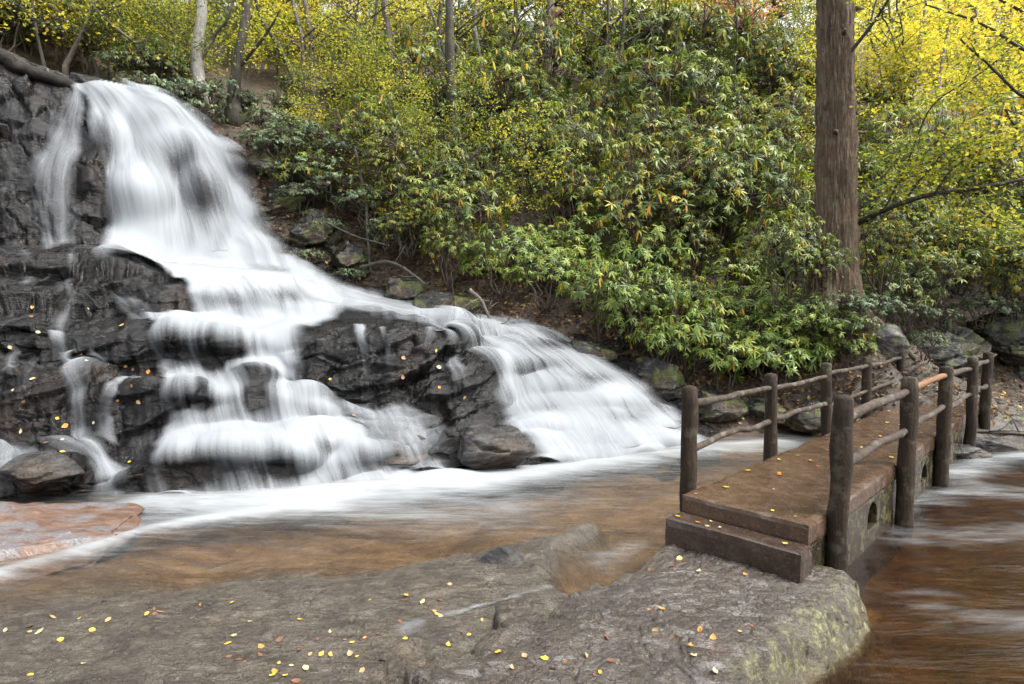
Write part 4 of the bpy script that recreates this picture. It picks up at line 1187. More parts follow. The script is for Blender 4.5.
def shrub_rhodo(seed, n=70, h=1.5, rad=0.95, mat=M_RHODO, ll=0.14, lw=0.036, yel=0.05, name='rhododendron_shrub'):
    rg = np.random.default_rng(seed)
    root = empty(name)
    d = rg.normal(size=(n, 3)); d[:, 2] = np.abs(d[:, 2]) * 0.9 - 0.25
    d /= np.linalg.norm(d, axis=1)[:, None]
    r = rg.uniform(0.45, 1.0, n) ** 0.5
    lump = 1 + 0.30 * fbm(d * 1.9 + seed, 2, seed)
    tips = d * (r * lump)[:, None] * np.array([rad, rad, h * 0.52]) + np.array([0, 0, h * 0.55])
    axes = d * 0.7 + np.array([0, 0, 0.65]) + rg.normal(size=(n, 3)) * 0.25
    V, Q, T, A = leaf_rosettes(tips, axes, rg, length=ll, width=lw, yellow=yel)
    me = np_mesh('foliage', V, [Q, T], False, {'tint': A})
    add_obj('foliage', me, mat, root)
    g = Geo()
    ns = 6
    ends = []
    for k in range(ns):
        a = k * 6.283 / ns + rg.uniform(-.4, .4)
        e = np.array([math.cos(a) * rad * .5, math.sin(a) * rad * .5, h * rg.uniform(.45, .7)])
        t = np.linspace(0, 1, 7)[:, None]
        P = np.array([math.cos(a) * .08, math.sin(a) * .08, -0.25]) * (1 - t) + e * t + rg.normal(size=(7, 3)) * 0.04
        g.tube(P, np.linspace(.026, .012, 7), 5)
        ends.append(P[3:])
    E = np.concatenate(ends)
    for p in tips:
        b = E[np.argmin(((E - p) ** 2).sum(1) + rg.random(len(E)) * .05)]
        m_ = (b + p) / 2 + rg.normal(size=3) * 0.05
        g.tube(np.array([b, m_, p]), [.009, .007, .004], 4, cap=False)
    add_obj('stems', g.mesh('stems'), M_TWIG, root)
    return root

def tree_decid(seed, h=4.0, n=1500, size=0.08, mat=M_YELLOW, spread=1.3, clus=26, trunk_r=0.04, lean=0.3, crown0=0.3, bark=None, name='sapling', flat=0.55):
    rg = np.random.default_rng(seed)
    root = empty(name)
    t = np.linspace(0, 1, 12)
    ln = rg.normal(size=2) * lean
    P = np.stack([ln[0] * t ** 1.5 * h * .4, ln[1] * t ** 1.5 * h * .4, t * h - 0.3], 1)
    P[:, :2] += 0.05 * np.stack([fbm(np.stack([t * 3 + seed, t * 0 + k, t * 0], 1), 3, seed) for k in (0, 5)], 1) * h * .3
    g = Geo()
    g.tube(P, trunk_r * (1 - 0.8 * t), 7, bumps=0.12, seed=seed)
    cs = []
    for k in range(clus):
        f = crown0 + (1 - crown0) * (k + rg.random()) / clus
        b = np.array([np.interp(f, t, P[:, j]) for j in range(3)])
        a = k * 2.399 + rg.uniform(-.5, .5)
        ln_ = spread * (1.1 - 0.75 * abs(f - 0.5) * 1.4) * rg.uniform(.45, 1.1)
        e = b + np.array([math.cos(a) * ln_, math.sin(a) * ln_, ln_ * rg.uniform(.05, .6)])
        m_ = (b + e) / 2 + rg.normal(size=3) * .09 + np.array([0, 0, .06])
        g.tube(np.array([b, m_, e]), [trunk_r * .32, trunk_r * .22, .006], 5, cap=False)
        for q in (0.55, 0.8, 1.0):
            cs.append((b + (e - b) * q, ln_))
            if rg.random() < .6:
                e2 = b + (e - b) * q + rg.normal(size=3) * np.array([.3, .3, .12]) * spread
                g.tube(np.array([b + (e - b) * q * .8, e2]), [.008, .004], 4, cap=False)
                cs.append((e2, ln_))
    C = np.array([c for c, _ in cs])
    w = rg.dirichlet(np.ones(len(C)) * 1.2)
    idx = rg.choice(len(C), n, p=w)
    sg = np.array([.20, .20, .085]) * spread
    LP = C[idx] + rg.normal(size=(n, 3)) * sg
    ct = rg.uniform(.1, .9, len(C))
    tint = np.clip(ct[idx] + rg.normal(size=n) * .16, 0, 1)
    V, Q, A = leaf_diamonds(LP, rg, size, tint, flat)
    add_obj('trunk', g.mesh('trunk'), bark or M_TWIG, root)
    add_obj('crown', np_mesh('crown', V, [Q], False, {'tint': A}), mat, root)
    return root

# ------------------------------------------------------------------ standing on the hillside
def hillside_at(px, py, y0=7.5, y1=75.0):
    """first point of the hillside along a bearing (vectorised), nan when none"""
    px, py = np.asarray(px, float), np.asarray(py, float)
    Ys = np.exp(np.linspace(math.log(y0), math.log(y1), 260))
    out = np.full((len(px), 3), np.nan)
    open_ = np.ones(len(px), bool)
    for Yk in Ys:
        p = pt(px, py, np.full(len(px), Yk))
        below = (p[:, 2] <= hill(p[:, 0], p[:, 1])) & open_
        out[below] = p[below]
        open_ &= ~below
    return out

# large trees -------------------------------------------------------
def big_trunk():
    root_p = pt(834, 303, 10.35)
    root = empty('tree', root_p)
    tag(root, 'thick straight tree with furrowed brown bark behind the footbridge', 'tree')
    t = np.linspace(0, 1, 160)
    H = 15.0
    P = np.stack([t * -0.10 + 0.03 * np.sin(t * 9), t * 0.25, t * (H + 1.5) - 1.5], 1)
    z = P[:, 2]
    r = 0.315 - 0.008 * z + 0.30 * np.exp(-np.clip(z + 0.3, 0, None) / 0.6)
    seg = 150
    def furrow(th, P_, rad):
        n = len(P_)
        TH, Z = np.meshgrid(th, P_[:, 2])
        q = np.stack([np.cos(TH) * 7.5, np.sin(TH) * 7.5, Z * 1.3], -1).reshape(-1, 3)
        a = fbm(q * 2.0, 3, 801, 0.6).reshape(n, len(th))
        b = fbm(np.stack([np.cos(TH) * .9, np.sin(TH) * .9, Z * .5], -1).reshape(-1, 3), 3, 805).reshape(n, len(th))
        but = np.exp(-np.clip(Z + 0.3, 0, None) / 0.5) * 0.15 * np.cos(TH * 5 + 1.0)
        return 0.115 * (np.abs(a) - 0.2) + 0.03 * b + but
    V, Q, T = tube_np(P, r, seg, furrow=furrow)
    me = np_mesh('trunk', V, [Q, T], True)
    bark = mat_bark('furrowed_bark', (0.016, 0.010, 0.006), (0.185, 0.125, 0.080), ((0.14, 0.15, 0.09), 0.5), 1.0)
    add_obj('trunk', me, bark, root)
    for k, (zz, a, L) in enumerate([(5.1, 0.1, .14), (4.55, -1.9, .12), (2.95, 0.0, .22), (2.9, -2.2, .10), (1.95, 0.2, .12), (3.7, 0.15, .10), (0.95, 0.1, .13)]):
        g = Geo()
        d = np.array([math.cos(a), math.sin(a), 0.1])
        p0 = np.array([0, 0, zz]) + d * 0.27
        g.tube(np.array([p0, p0 + d * L * .6, p0 + d * L]), [.05, .032, .02], 7, bumps=.2, seed=k)
        add_obj('branch_stub', g.mesh('branch_stub'), bark, root)
    for k, (pts, r0) in enumerate([([(0.1, -0.1, .1), (0.55, -0.1, -.22), (1.0, -0.1, -.55), (1.4, -0.1, -1.0)], .10)]):
        g = Geo()
        K = np.array(pts, float)
        g.tube(spline(K, np.linspace(0, 1, 24)), np.linspace(r0, r0 * .35, 24), 14, bumps=.4, seed=20 + k)
        add_obj('root', g.mesh('root'), bark, root)
    return root
big_trunk()

def slim_tree(path, r0, label, mat, limbs=(), leaf=None, nleaf=0, lsize=.08, seed=0, name='tree', group=None, lsd=.28, sink=.5):
    """path: bearings (px,py,Y) bottom to top; limbs: other such paths"""
    P = pt(*np.array(path, float).T)
    root = empty(name, P[0])
    tag(root, label, 'tree', group)
    g = Geo(); n = max(24, len(path) * 8); t = np.linspace(0, 1, n)
    S = spline(P, t) - P[0]
    S[0, 2] -= sink
    g.tube(S, r0 * (1 - 0.5 * t) * (1 + .5 * np.exp(-t * 14)), 14, bumps=.16, seed=seed)
    add_obj('trunk', g.mesh('trunk'), mat, root)
    rg = np.random.default_rng(seed)
    CL = [S[int(n * .75)], S[-1]]
    for lp in limbs:
        gl = Geo()
        L = pt(*np.array(lp, float).T) - P[0]
        tt = np.linspace(0, 1, max(14, len(lp) * 6))
        q = spline(L, tt); q += 0.03 * np.stack([fbm(np.stack([tt * 5 + seed, tt * 0 + k * 4, tt * 0], 1), 3, seed + k) for k in range(3)], 1)
        gl.tube(q, r0 * .30 * (1 - .75 * tt) + .006, 7, bumps=.12, seed=seed + 3)
        for k in range(3, len(q), 2):
            e = q[k] + rg.normal(size=3) * np.array([.3, .3, .2])
            gl.tube(np.array([q[k], (q[k] + e) / 2 + rg.normal(size=3) * .03, e]), [.009, .006, .003], 4, cap=False)
            CL += [q[k], e]
        add_obj('limb', gl.mesh('limb'), B_GREY if mat is B_PALE else mat, root)
    if leaf is not None:
        C = np.array(CL)
        ii = rg.integers(0, len(C), nleaf)
        LP = C[ii] + rg.normal(size=(nleaf, 3)) * np.array([lsd, lsd, lsd * .5])
        ti = np.clip(rg.uniform(.1, .9, len(C))[ii] + rg.normal(size=nleaf) * .15, 0, 1)
        V, Q, A = leaf_diamonds(LP, rg, lsize, ti)
        add_obj('crown', np_mesh('crown', V, [Q], False, {'tint': A}), leaf, root)
    return root

B_PALE = mat_bark('pale_lichen_bark', (0.10, 0.09, 0.075), (0.30, 0.28, 0.25), ((0.40, 0.41, 0.37), .6), 1.3)
B_DARK = mat_bark('dark_mossy_bark', (0.012, 0.011, 0.009), (0.065, 0.056, 0.043), ((0.08, 0.09, 0.03), .6), 1.3)
B_GREY = mat_bark('grey_brown_bark', (0.035, 0.03, 0.024), (0.16, 0.135, 0.11), ((0.25, 0.26, 0.2), .5), 1.3)
slim_tree([(210, 112, 14.6), (200, 85, 14.7), (197, 50, 14.8), (202, 10, 15), (200, -60, 15.2), (205, -160, 15.4)], .17, 'pale barked tree with a kinked base at the lip of the upper fall', B_PALE,
          [[(196, 97, 14.6), (160, 60, 14.4), (118, 30, 14.2), (88, 0, 14), (60, -40, 13.8)], [(190, 90, 14.6), (150, 70, 14.9), (120, 62, 15.2), (95, 50, 15.5)], [(200, 60, 14.8), (215, 35, 14.8), (228, 18, 14.6), (240, -20, 14.5)]], M_YGREEN, 900, .075, 901)
slim_tree([(234, 112, 14.4), (234, 90, 14.4), (240, 50, 14.4), (247, 5, 14.5), (250, -60, 14.6), (258, -160, 14.8)], .15, 'dark mossy tree beside the pale barked tree', B_DARK, [[(238, 70, 14.4), (262, 40, 14.2), (280, 10, 14)]], M_YGREEN, 500, .075, 902)
slim_tree([(298, 92, 16.5), (290, 70, 16.5), (276, 42, 16.4), (262, 20, 16.3), (250, -20, 16)], .085, 'thin dark tree leaning left over the slope', B_DARK, (), M_YGREEN, 300, .075, 903)
slim_tree([(318, 60, 22), (318, 30, 22), (316, 0, 22), (316, -60, 22)], .12, 'thin grey tree far up the slope', B_GREY, (), M_YELLOW, 500, .09, 904)
slim_tree([(351, 70, 21), (346, 40, 21), (340, 10, 21), (334, -40, 21)], .09, 'slim dark tree with a slight leftward lean', B_DARK, (), M_YELLOW, 500, .09, 905)
slim_tree([(392, 95, 17.5), (391, 60, 17.5), (387, 25, 17.5), (384, -10, 17.5), (384, -70, 17.6)], .14, 'dark tree with a grey lower trunk on the open slope', B_GREY, [[(388, 15, 17.5), (405, 8, 17.4), (420, 12, 17.2)]], M_YELLOW, 500, .08, 906)
slim_tree([(456, 150, 15), (452, 100, 15), (450, 50, 15), (449, 0, 15), (448, -80, 15.1)], .16, 'dark trunk half hidden in rhododendron leaves', B_DARK, [], None, 0, .08, 907)
slim_tree([(550, 68, 21.5), (549, 40, 21.5), (552, 5, 21.6), (553, -60, 21.8)], .12, 'pale slender tree near the fallen log', B_PALE, [], M_YELLOW, 400, .09, 908)
slim_tree([(660, 70, 21.5), (660, 40, 21.5), (663, 10, 21.5), (668, -40, 21.6)], .2, 'grey trunk with a long bare side branch', B_GREY, [[(664, 14, 21.5), (690, 14, 21.3), (720, 16, 21), (745, 10, 20.8)]], M_YELLOW, 500, .09, 909)
slim_tree([(514, 75, 20), (515, 45, 20), (516, 10, 20), (516, -50, 20)], .11, 'dark trunk rising just left of the fallen log', B_DARK, [], M_YELLOW, 400, .09, 910)
slim_tree([(752, 90, 19), (750, 60, 19), (744, 30, 19), (738, 0, 19), (730, -50, 19)], .07, 'slim tree with pink and red autumn leaves', B_DARK, [[(745, 35, 19), (735, 22, 18.8), (722, 12, 18.6)], [(744, 30, 19), (755, 18, 18.8), (762, 5, 18.6)], [(742, 20, 19), (735, 5, 19), (728, -10, 19)]], M_RED, 1100, .085, 911, lsd=.28)
slim_tree([(912, 110, 17.5), (914, 80, 17.5), (920, 45, 17.5), (925, 10, 17.5), (930, -50, 17.6)], .06, 'thin pale stem with yellow leaves behind the big tree', B_PALE, [[(914, 80, 17.5), (905, 60, 17.3), (898, 40, 17.2)]], M_YELLOW, 600, .10, 912)
slim_tree([(938, 90, 18.5), (943, 60, 18.5), (948, 30, 18.5), (956, 0, 18.5)], .06, 'second thin pale stem just right of the other', B_PALE, [], M_YELLOW, 500, .10, 913)
# leaning small tree at the right, its long bare limbs reaching across
slim_tree([(853, 225, 11.2), (885, 210, 10.6), (925, 196, 10.1), (965, 190, 9.8), (1010, 182, 9.6), (1080, 168, 9.4)], .05, 'dark limbed small tree leaning right from behind the big trunk', B_DARK,
          [[(905, 203, 10.4), (925, 175, 10.2), (950, 150, 10), (985, 135, 9.8)], [(935, 194, 10.0), (958, 165, 9.8), (985, 150, 9.6), (1020, 142, 9.5)], [(885, 210, 10.6), (905, 170, 10.6), (930, 110, 10.4), (985, 70, 10.2), (1040, 20, 10)],
           [(960, 190, 9.8), (985, 215, 9.6), (1010, 228, 9.5), (1050, 235, 9.4)]], M_YGREEN, 3800, .075, 914, lsd=.28)
slim_tree([(1085, 390, 10.8), (1075, 250, 10.4), (1062, 120, 10), (1050, 0, 9.6), (1040, -60, 9.4)], .08, 'slim tree at the path edge with yellow leaves on bare dark twigs', B_DARK,
          [[(1058, 70, 9.8), (1015, 45, 9.4), (975, 20, 9.2), (925, 5, 9)], [(1062, 110, 9.9), (1020, 95, 9.6), (985, 60, 9.4), (960, 40, 9.3)], [(1065, 150, 10), (1030, 140, 9.8), (1005, 110, 9.6)], [(1050, 30, 9.7), (1010, 5, 9.5), (985, -10, 9.4)]], M_YELLOW, 1000, .085, 915, lsd=.32)
# bare hanging sprays under the top edge come from a hemlock bough
slim_tree([(842, 62, 10.3), (868, 30, 10.1), (885, 5, 9.9), (905, -30, 9.6)], .035, 'dead twiggy bough hanging beside the big trunk', B_DARK,
          [[(880, 10, 9.9), (885, 20, 9.9), (893, 40, 9.8)], [(893, -8, 9.7), (900, 15, 9.7), (903, 45, 9.7)]], M_GREEN, 200, .06, 916, lsd=.18, sink=0)

rt = np.random.default_rng(515)
tx = np.concatenate([rt.uniform(20, 480, 20), rt.uniform(480, 800, 12), rt.uniform(880, 1010, 6)])
for k, x in enumerate(tx):
    yb = rt.uniform(55, 130) if x > 260 else rt.uniform(45, 80)
    hp = hillside_at(np.array([x]), np.array([yb]))[0]
    if np.isnan(hp[0]): continue
    Y0 = hp[1] * .95; dx = rt.normal() * 26; w_ = rt.uniform(.035, .08) * Y0 / 16
    path = [(x, yb, Y0), (x + dx * .3 + rt.normal() * 4, yb - 45, Y0), (x + dx * .7 + rt.normal() * 5, yb - 95, Y0 + .1), (x + dx, yb - 160, Y0 + .2), (x + dx * 1.3, yb - 260, Y0 + .3)]
    limbs = []
    for q in range(3):
        sgn = -1 if rt.random() < .5 else 1
        yy = yb - rt.uniform(20, 90); L_ = rt.uniform(25, 60)
        limbs.append([(x + dx * .35, yy, Y0), (x + dx * .35 + sgn * L_ * .5, yy - L_ * .45, Y0 - .2), (x + dx * .35 + sgn * L_, yy - L_ * .75, Y0 - .3)])
    slim_tree(path, w_, ('thin dark bare stemmed tree among the leaves on the slope', 'thin grey bare stemmed tree among the leaves on the slope')[k % 2], (B_DARK, B_GREY)[k % 2], limbs, M_YGREEN if k % 3 else M_YELLOW, 160, .085, 2000 + k, group=('thin dark trees on the slope', 'thin grey trees on the slope')[k % 2], sink=1.5)

# fallen log and driftwood ------------------------------------------
def fallen(path, r, label, mat, name='fallen_log', cat='log', seed=0, twigs=0):
    P = pt(*np.array(path, float).T)
    g = Geo(); t = np.linspace(0, 1, 30)
    S = spline(P, t) - P[0]
    S[1:] += 0.5 * r * np.stack([fbm(np.stack([t * 6 + seed, t * 0 + k * 4, t * 0], 1), 3, seed + k) for k in range(3)], 1)[1:]
    g.tube(S, r * (1 - .45 * t), 14, bumps=.38, seed=seed)
    rg = np.random.default_rng(seed)
    o = empty(name, P[0])
    add_obj('stem', g.mesh('stem'), mat, o)
    if twigs:
        for k in range(twigs):
            g2 = Geo()
            b = S[rg.integers(6, 29)]
            e = b + rg.normal(size=3) * .22 + np.array([0, 0, .1])
            g2.tube(np.array([b, (b + e) / 2 + rg.normal(size=3) * .03, e]), [r * .35, r * .22, r * .1], 5)
            add_obj('twig', g2.mesh('twig'), mat, o)
    return tag(o, label, cat)
B_SOD = mat_bark('sodden_black_wood', (0.003, 0.0025, 0.002), (0.022, 0.017, 0.012), None, 1.2, False)
B_RED = mat_bark('rotten_red_wood', (0.05, 0.027, 0.017), (0.20, 0.11, 0.07), None, 1.2, False)
fallen([(505, 72, 19.5), (525, 50, 19.5), (545, 26, 19.5), (560, 8, 19.6)], .2, 'red brown fallen log lying up the slope', B_RED, seed=1)
fallen([(470, 290, 10.9), (482, 302, 10.8), (492, 322, 10.7)], .04, 'grey driftwood stub on the bank right of the falls', B_GREY, 'driftwood', 'branch', 2, 5)
fallen([(445, 318, 10.6), (470, 322, 10.3), (500, 326, 10.1)], .035, 'dark dead stick lying above the right chute', B_DARK, 'driftwood', 'branch', 3, 8)
fallen([(325, 222, 12.0), (355, 236, 11.7), (390, 246, 11.5)], .022, 'thin bare branch slanting across the bank by the upper fall', B_DARK, 'driftwood', 'branch', 4, 4)
fallen([(355, 150, 12.6), (365, 200, 12.3), (368, 245, 12.1), (372, 275, 12.0)], .035, 'dead upright stem on the root covered bank', B_DARK, 'driftwood', 'branch', 5, 8)
fallen([(925, 438, 8.6), (965, 432, 9.0), (1000, 432, 9.2), (1050, 438, 9.3)], .035, 'dark branch washed up against the stones at the bridge end', B_DARK, 'driftwood', 'branch', 6, 6)
fallen([(-60, 40, 11.2), (0, 59, 11.4), (40, 74, 11.65), (82, 88, 12.0)], .17, 'dark sodden log lying along the lip of the falls', B_SOD, 'fallen_log', 'log', 7)
fallen([(360, 268, 11.8), (385, 262, 11.5), (410, 272, 11.2), (425, 285, 11.1)], .04, 'mossy root bending over the bank', B_DARK, 'exposed_root', 'root', 8, 5)

# shrubs and saplings over the whole slope --------------------------
P_RH = [shrub_rhodo(1000 + k, n=(215, 160, 240, 185, 215, 140)[k], h=1.6 + .2 * (k % 3), rad=.95 + .12 * (k % 2), ll=(.115, .14, .10, .125, .108, .155)[k], lw=(.026, .032, .024, .028, .025, .036)[k], yel=.035 + .02 * (k % 3)) for k in range(6)]
P_RB = [shrub_rhodo(1100 + k, n=(170, 135, 190)[k], h=1.3, rad=.9, mat=M_RHODOB, ll=(.135, .155, .12)[k], lw=(.033, .038, .03)[k], yel=.035) for k in range(3)]
P_SM = [shrub_rhodo(1200 + k, n=150, h=.7, rad=.8, mat=M_SMALL, ll=.075, lw=.028, yel=.0, name='doghobble_shrub') for k in range(3)]
P_Y = [tree_decid(1300 + k, h=4.2 + k * .4, n=1700, size=.10, mat=M_YELLOW, spread=1.25, name='yellow_sapling') for k in range(4)]
P_YG = [tree_decid(1400 + k, h=3.4 + k * .4, n=1700, size=.085, mat=M_YGREEN, spread=1.15) for k in range(4)]
P_G = [tree_decid(1500 + k, h=2.6 + k * .3, n=1500, size=.085, mat=M_GREEN, spread=1.0, name='bush') for k in range(3)]
P_O = [tree_decid(1600 + k, h=3.2, n=900, size=.09, mat=M_ORANGEL, spread=1.0) for k in range(2)]
KIN = {'rh': (P_RH, 'shrub', 'rhododendrons on the slope'), 'rb': (P_RB, 'shrub', 'bright rhododendrons over the bank'), 'sm': (P_SM, 'shrub', 'low evergreen shrubs beside the upper fall'),
       'y': (P_Y, 'yellow sapling', 'yellow autumn saplings on the upper slope'), 'yg': (P_YG, 'sapling', 'yellow green saplings on the slope'), 'g': (P_G, 'bush', 'green bushes on the slope'), 'o': (P_O, 'sapling', 'orange saplings on the slope')}
LAB = {'rh': 'dark green long leaved rhododendron in the thicket filling the slope', 'rb': 'bright green rhododendron hanging over the dark bank behind the bridge', 'sm': 'low grey green small leaved shrub on the outcrop by the upper fall',
       'y': 'slender sapling with bright yellow autumn leaves high on the slope', 'yg': 'sapling with mixed yellow and green leaves on the slope', 'g': 'loose bush still in green leaf on the slope', 'o': 'small sapling with orange brown leaves on the slope'}
used = {}
def plant(kind, p, s, rg):
    protos, cat, group = KIN[kind]
    k = int(rg.integers(0, len(protos)))
    key = (kind, k)
    o = protos[k] if key not in used else copy_tree(protos[k])
    used[key] = 1
    o.location = p
    o.rotation_euler = (rg.uniform(-.08, .08), rg.uniform(-.08, .08), rg.uniform(0, 6.283))
    o.scale = (s * rg.uniform(.9, 1.1), s * rg.uniform(.9, 1.1), s * rg.uniform(.85, 1.15))
    return tag(o, LAB[kind], cat, group)

rg = np.random.default_rng(77)
px0, py0 = np.meshgrid(np.arange(-120, 1170, 40), np.arange(-70, 425, 26))
px0 = (px0 + rg.uniform(-18, 18, px0.shape)).ravel(); py0 = (py0 + rg.uniform(-12, 12, py0.shape)).ravel()
hits = hillside_at(px0, py0)
cnt = {}
for x, y, p in zip(px0, py0, hits):
    if np.isnan(p[0]) or p[1] < 8.8: continue
    d = p[1]
    # keep the falls, the ledges, the path and the bare outcrop open
    if x < 258 and y > 55 + 0.28 * max(x, 0) + 20: continue
    if x < 150 and y > 62: continue
    if 262 <= x < 300 and y > 165: continue
    if 300 <= x < 360 and y > 215: continue
    if 360 <= x < 470 and y > 262: continue
    if 470 <= x < 560 and y > 300: continue
    if 560 <= x < 700 and y > 322 + (x - 560) * .35: continue
    if 700 <= x < 860 and y > 392: continue
    if 800 < x < 875 and y > 285: continue
    if x >= 860 and y > 345: continue
    if x >= 880 and 300 < y <= 345 and rg.random() < .65: continue
    if d > 60: continue
    if 380 < x < 830 and y > 60 and float(fbm2(np.array([x / 75.0]), np.array([y / 48.0]), 3, 977)[0]) > .40: continue
    u = rg.random()
    if x < 300:
        if y > 95: kind = 'sm' if u < .9 else 'g'
        else: kind = 'yg' if u < .38 else 'y' if u < .58 else 'g' if u < .76 else 'rh' if u < .94 else 'o'
    elif x < 420:
        if y > 120: kind = 'sm' if u < .45 else 'rh' if u < .75 else 'yg'
        elif y > 60: kind = 'sm' if u < .5 else 'yg' if u < .8 else 'g'
        else: kind = 'y' if u < .55 else 'yg' if u < .85 else 'g'
    elif x < 810:
        if y > 265: kind = 'rb' if u < .85 else 'rh'
        elif y > 95: kind = 'rh' if u < .88 else 'yg' if u < .94 else 'g'
        elif y > 55: kind = 'rh' if u < .5 else 'yg' if u < .75 else 'y'
        else: kind = 'y' if u < .5 else 'yg' if u < .8 else 'g' if u < .9 else 'o'
    else:
        if y > 250: kind = 'rh' if u < .6 else 'sm'
        elif y > 190: kind = 'rh' if u < .55 else 'yg' if u < .8 else 'g'
        elif y > 110: kind = 'y' if u < .4 else 'yg' if u < .7 else 'rh' if u < .85 else 'g'
        else: kind = 'y' if u < .6 else 'yg' if u < .8 else 'o' if u < .86 else 'g'
    if kind is None: continue
    s = {'rh': 1.05, 'rb': .92, 'sm': 1.0}.get(kind, .8)
    if kind in ('rh', 'rb', 'sm'): s *= np.clip(d / 13.0, .8, 1.9)
    else: s *= np.clip(d / 18.0, .62, 1.9)
    s *= rg.uniform(.8, 1.2)
    plant(kind, p - np.array([0, 0, .08]), s, rg)
    cnt[kind] = cnt.get(kind, 0) + 1
px1, py1 = np.meshgrid(np.arange(-110, 1150, 44), np.arange(-60, 92, 19))
px1 = (px1 + rg.uniform(-20, 20, px1.shape)).ravel(); py1 = (py1 + rg.uniform(-9, 9, py1.shape)).ravel()
for x, y, p in zip(px1, py1, hillside_at(px1, py1)):
    if np.isnan(p[0]) or p[1] > 70 or p[1] < 14: continue
    if 480 < x < 640 and y > 60: continue
    u = rg.random()
    kind = ('yg' if u < .35 else 'g' if u < .6 else 'rh' if u < .8 else 'y') if x < 300 else ('y' if u < .45 else 'yg' if u < .8 else 'g')
    if cnt.get(kind, 0) > 280: kind = 'g'
    s = np.clip(p[1] / 19.0, .6, 1.9) * rg.uniform(.6, 1.0) * (1.1 if kind == 'rh' else .8)
    plant(kind, p - np.array([0, 0, .08]), s, rg)
    cnt[kind] = cnt.get(kind, 0) + 1
# hand placed shrubs that overhang the bank and the bridge
for kind, x, y, Y, s in [('rb', 500, 285, 11.6, .9), ('rb', 545, 300, 11.3, .85), ('rb', 600, 325, 10.9, .9), ('rb', 640, 335, 10.6, .95), ('rb', 690, 365, 10.1, .9), ('rb', 725, 385, 9.8, .8), ('rb', 765, 380, 10, .95), ('rb', 795, 385, 10.1, .75),
                         ('rb', 660, 365, 10.1, .7), ('rh', 880, 285, 11, .8), ('sm', 865, 318, 9.9, .7), ('sm', 835, 318, 9.6, .8), ('rh', 800, 305, 9.9, .7), ('sm', 850, 335, 9.5, .55), ('rb', 820, 350, 9.7, .75), ('rb', 790, 345, 9.9, .8), ('rb', 848, 362, 9.6, .5), ('sm', 925, 350, 10.8, .5), ('rh', 780, 300, 9.9, .8), ('rh', 1000, 290, 12.5, .95), ('rh', 1040, 300, 12, 1.0), ('rh', 960, 270, 12.5, .9),
                         ('sm', 300, 150, 13.4, 1.0), ('sm', 275, 135, 14, .9), ('sm', 345, 165, 13.3, 1.0), ('sm', 340, 200, 12.9, .9), ('sm', 365, 215, 12.7, .9), ('sm', 300, 205, 12.8, .7), ('sm', 280, 180, 13, .6), ('sm', 390, 240, 12.4, .7), ('sm', 330, 235, 12.4, .55), ('rh', 395, 205, 12.8, .8), ('rh', 375, 175, 13.4, .9), ('rh', 410, 250, 12.2, .7), ('rh', 450, 275, 11.7, .7), ('yg', 385, 150, 14.5, .6), ('yg', 405, 165, 14, .6), ('yg', 360, 140, 15, .6),
                         ('sm', 310, 262, 12.1, .45), ('sm', 350, 280, 12.0, .4), ('rh', 930, 300, 11.8, .75), ('sm', 905, 322, 11, .6), ('sm', 985, 318, 12.3, .7), ('sm', 940, 322, 12.1, .5), ('rh', 1015, 310, 12.2, .8),
                         ('sm', 285, 160, 13.2, .9), ('sm', 262, 150, 13.3, .7), ('sm', 320, 180, 13.0, .9), ('rh', 440, 255, 12.2, .9), ('rh', 420, 230, 12.6, .95), ('rh', 475, 260, 12, .95), ('yg', 425, 200, 13, .5), ('yg', 470, 170, 14, .6)]:
    p = pt(x, y, Y)
    plant(kind, p - np.array([0, 0, .05]), s, rg)
for k, x in enumerate(range(-80, 190, 20)):
    for j in range(2):
        xx, yy = x + rg.uniform(-9, 9), (46 if x < 60 else 46 + (x - 60) * .36) - j * 16 + rg.uniform(-5, 5)
        plant(('rh', 'g', 'yg', 'sm')[(k + j * 2) % 4], pt(xx, yy, 14.6 + j * 2.2) - np.array([0, 0, .25]), (.9, .7, .7, 1.1)[(k + j * 2) % 4], rg)
for kind in KIN:
    for k, o in enumerate(KIN[kind][0]):
        if (kind, k) not in used:
            for ch in list(o.children): bpy.data.objects.remove(ch)
            bpy.data.objects.remove(o)
print('PLANTS', cnt)

# loose leaf litter and small stones over the hillside --------------
def mat_litter():
    return mat_leaf('dead_leaf', [(0.0, (0.045, 0.025, 0.014)), (0.5, (0.15, 0.08, 0.04)), (0.8, (0.27, 0.16, 0.07)), (1.0, (0.45, 0.30, 0.06))], .6, .15, .3)
M_DEAD = mat_litter()
n = 26000
lx, ly = rg.uniform(-60, 1084, n), rg.uniform(120, 430, n)
lp = hillside_at(lx, ly, 8.5, 26)
ok = ~np.isnan(lp[:, 0]) & (lp[:, 1] > 8.6)
lp = lp[ok]
lp[:, 2] = ground_h(lp[:, 0], lp[:, 1]) + .03 + .05 * rg.random(len(lp))
V, Q, A = leaf_diamonds(lp, rg, .085, rg.random(len(lp)), .8)
tag(add_obj('leaf_litter', np_mesh('leaf_litter', V, [Q], False, {'tint': A}), M_DEAD), 'brown dead leaves littering the slope', 'leaf litter', kind='stuff')

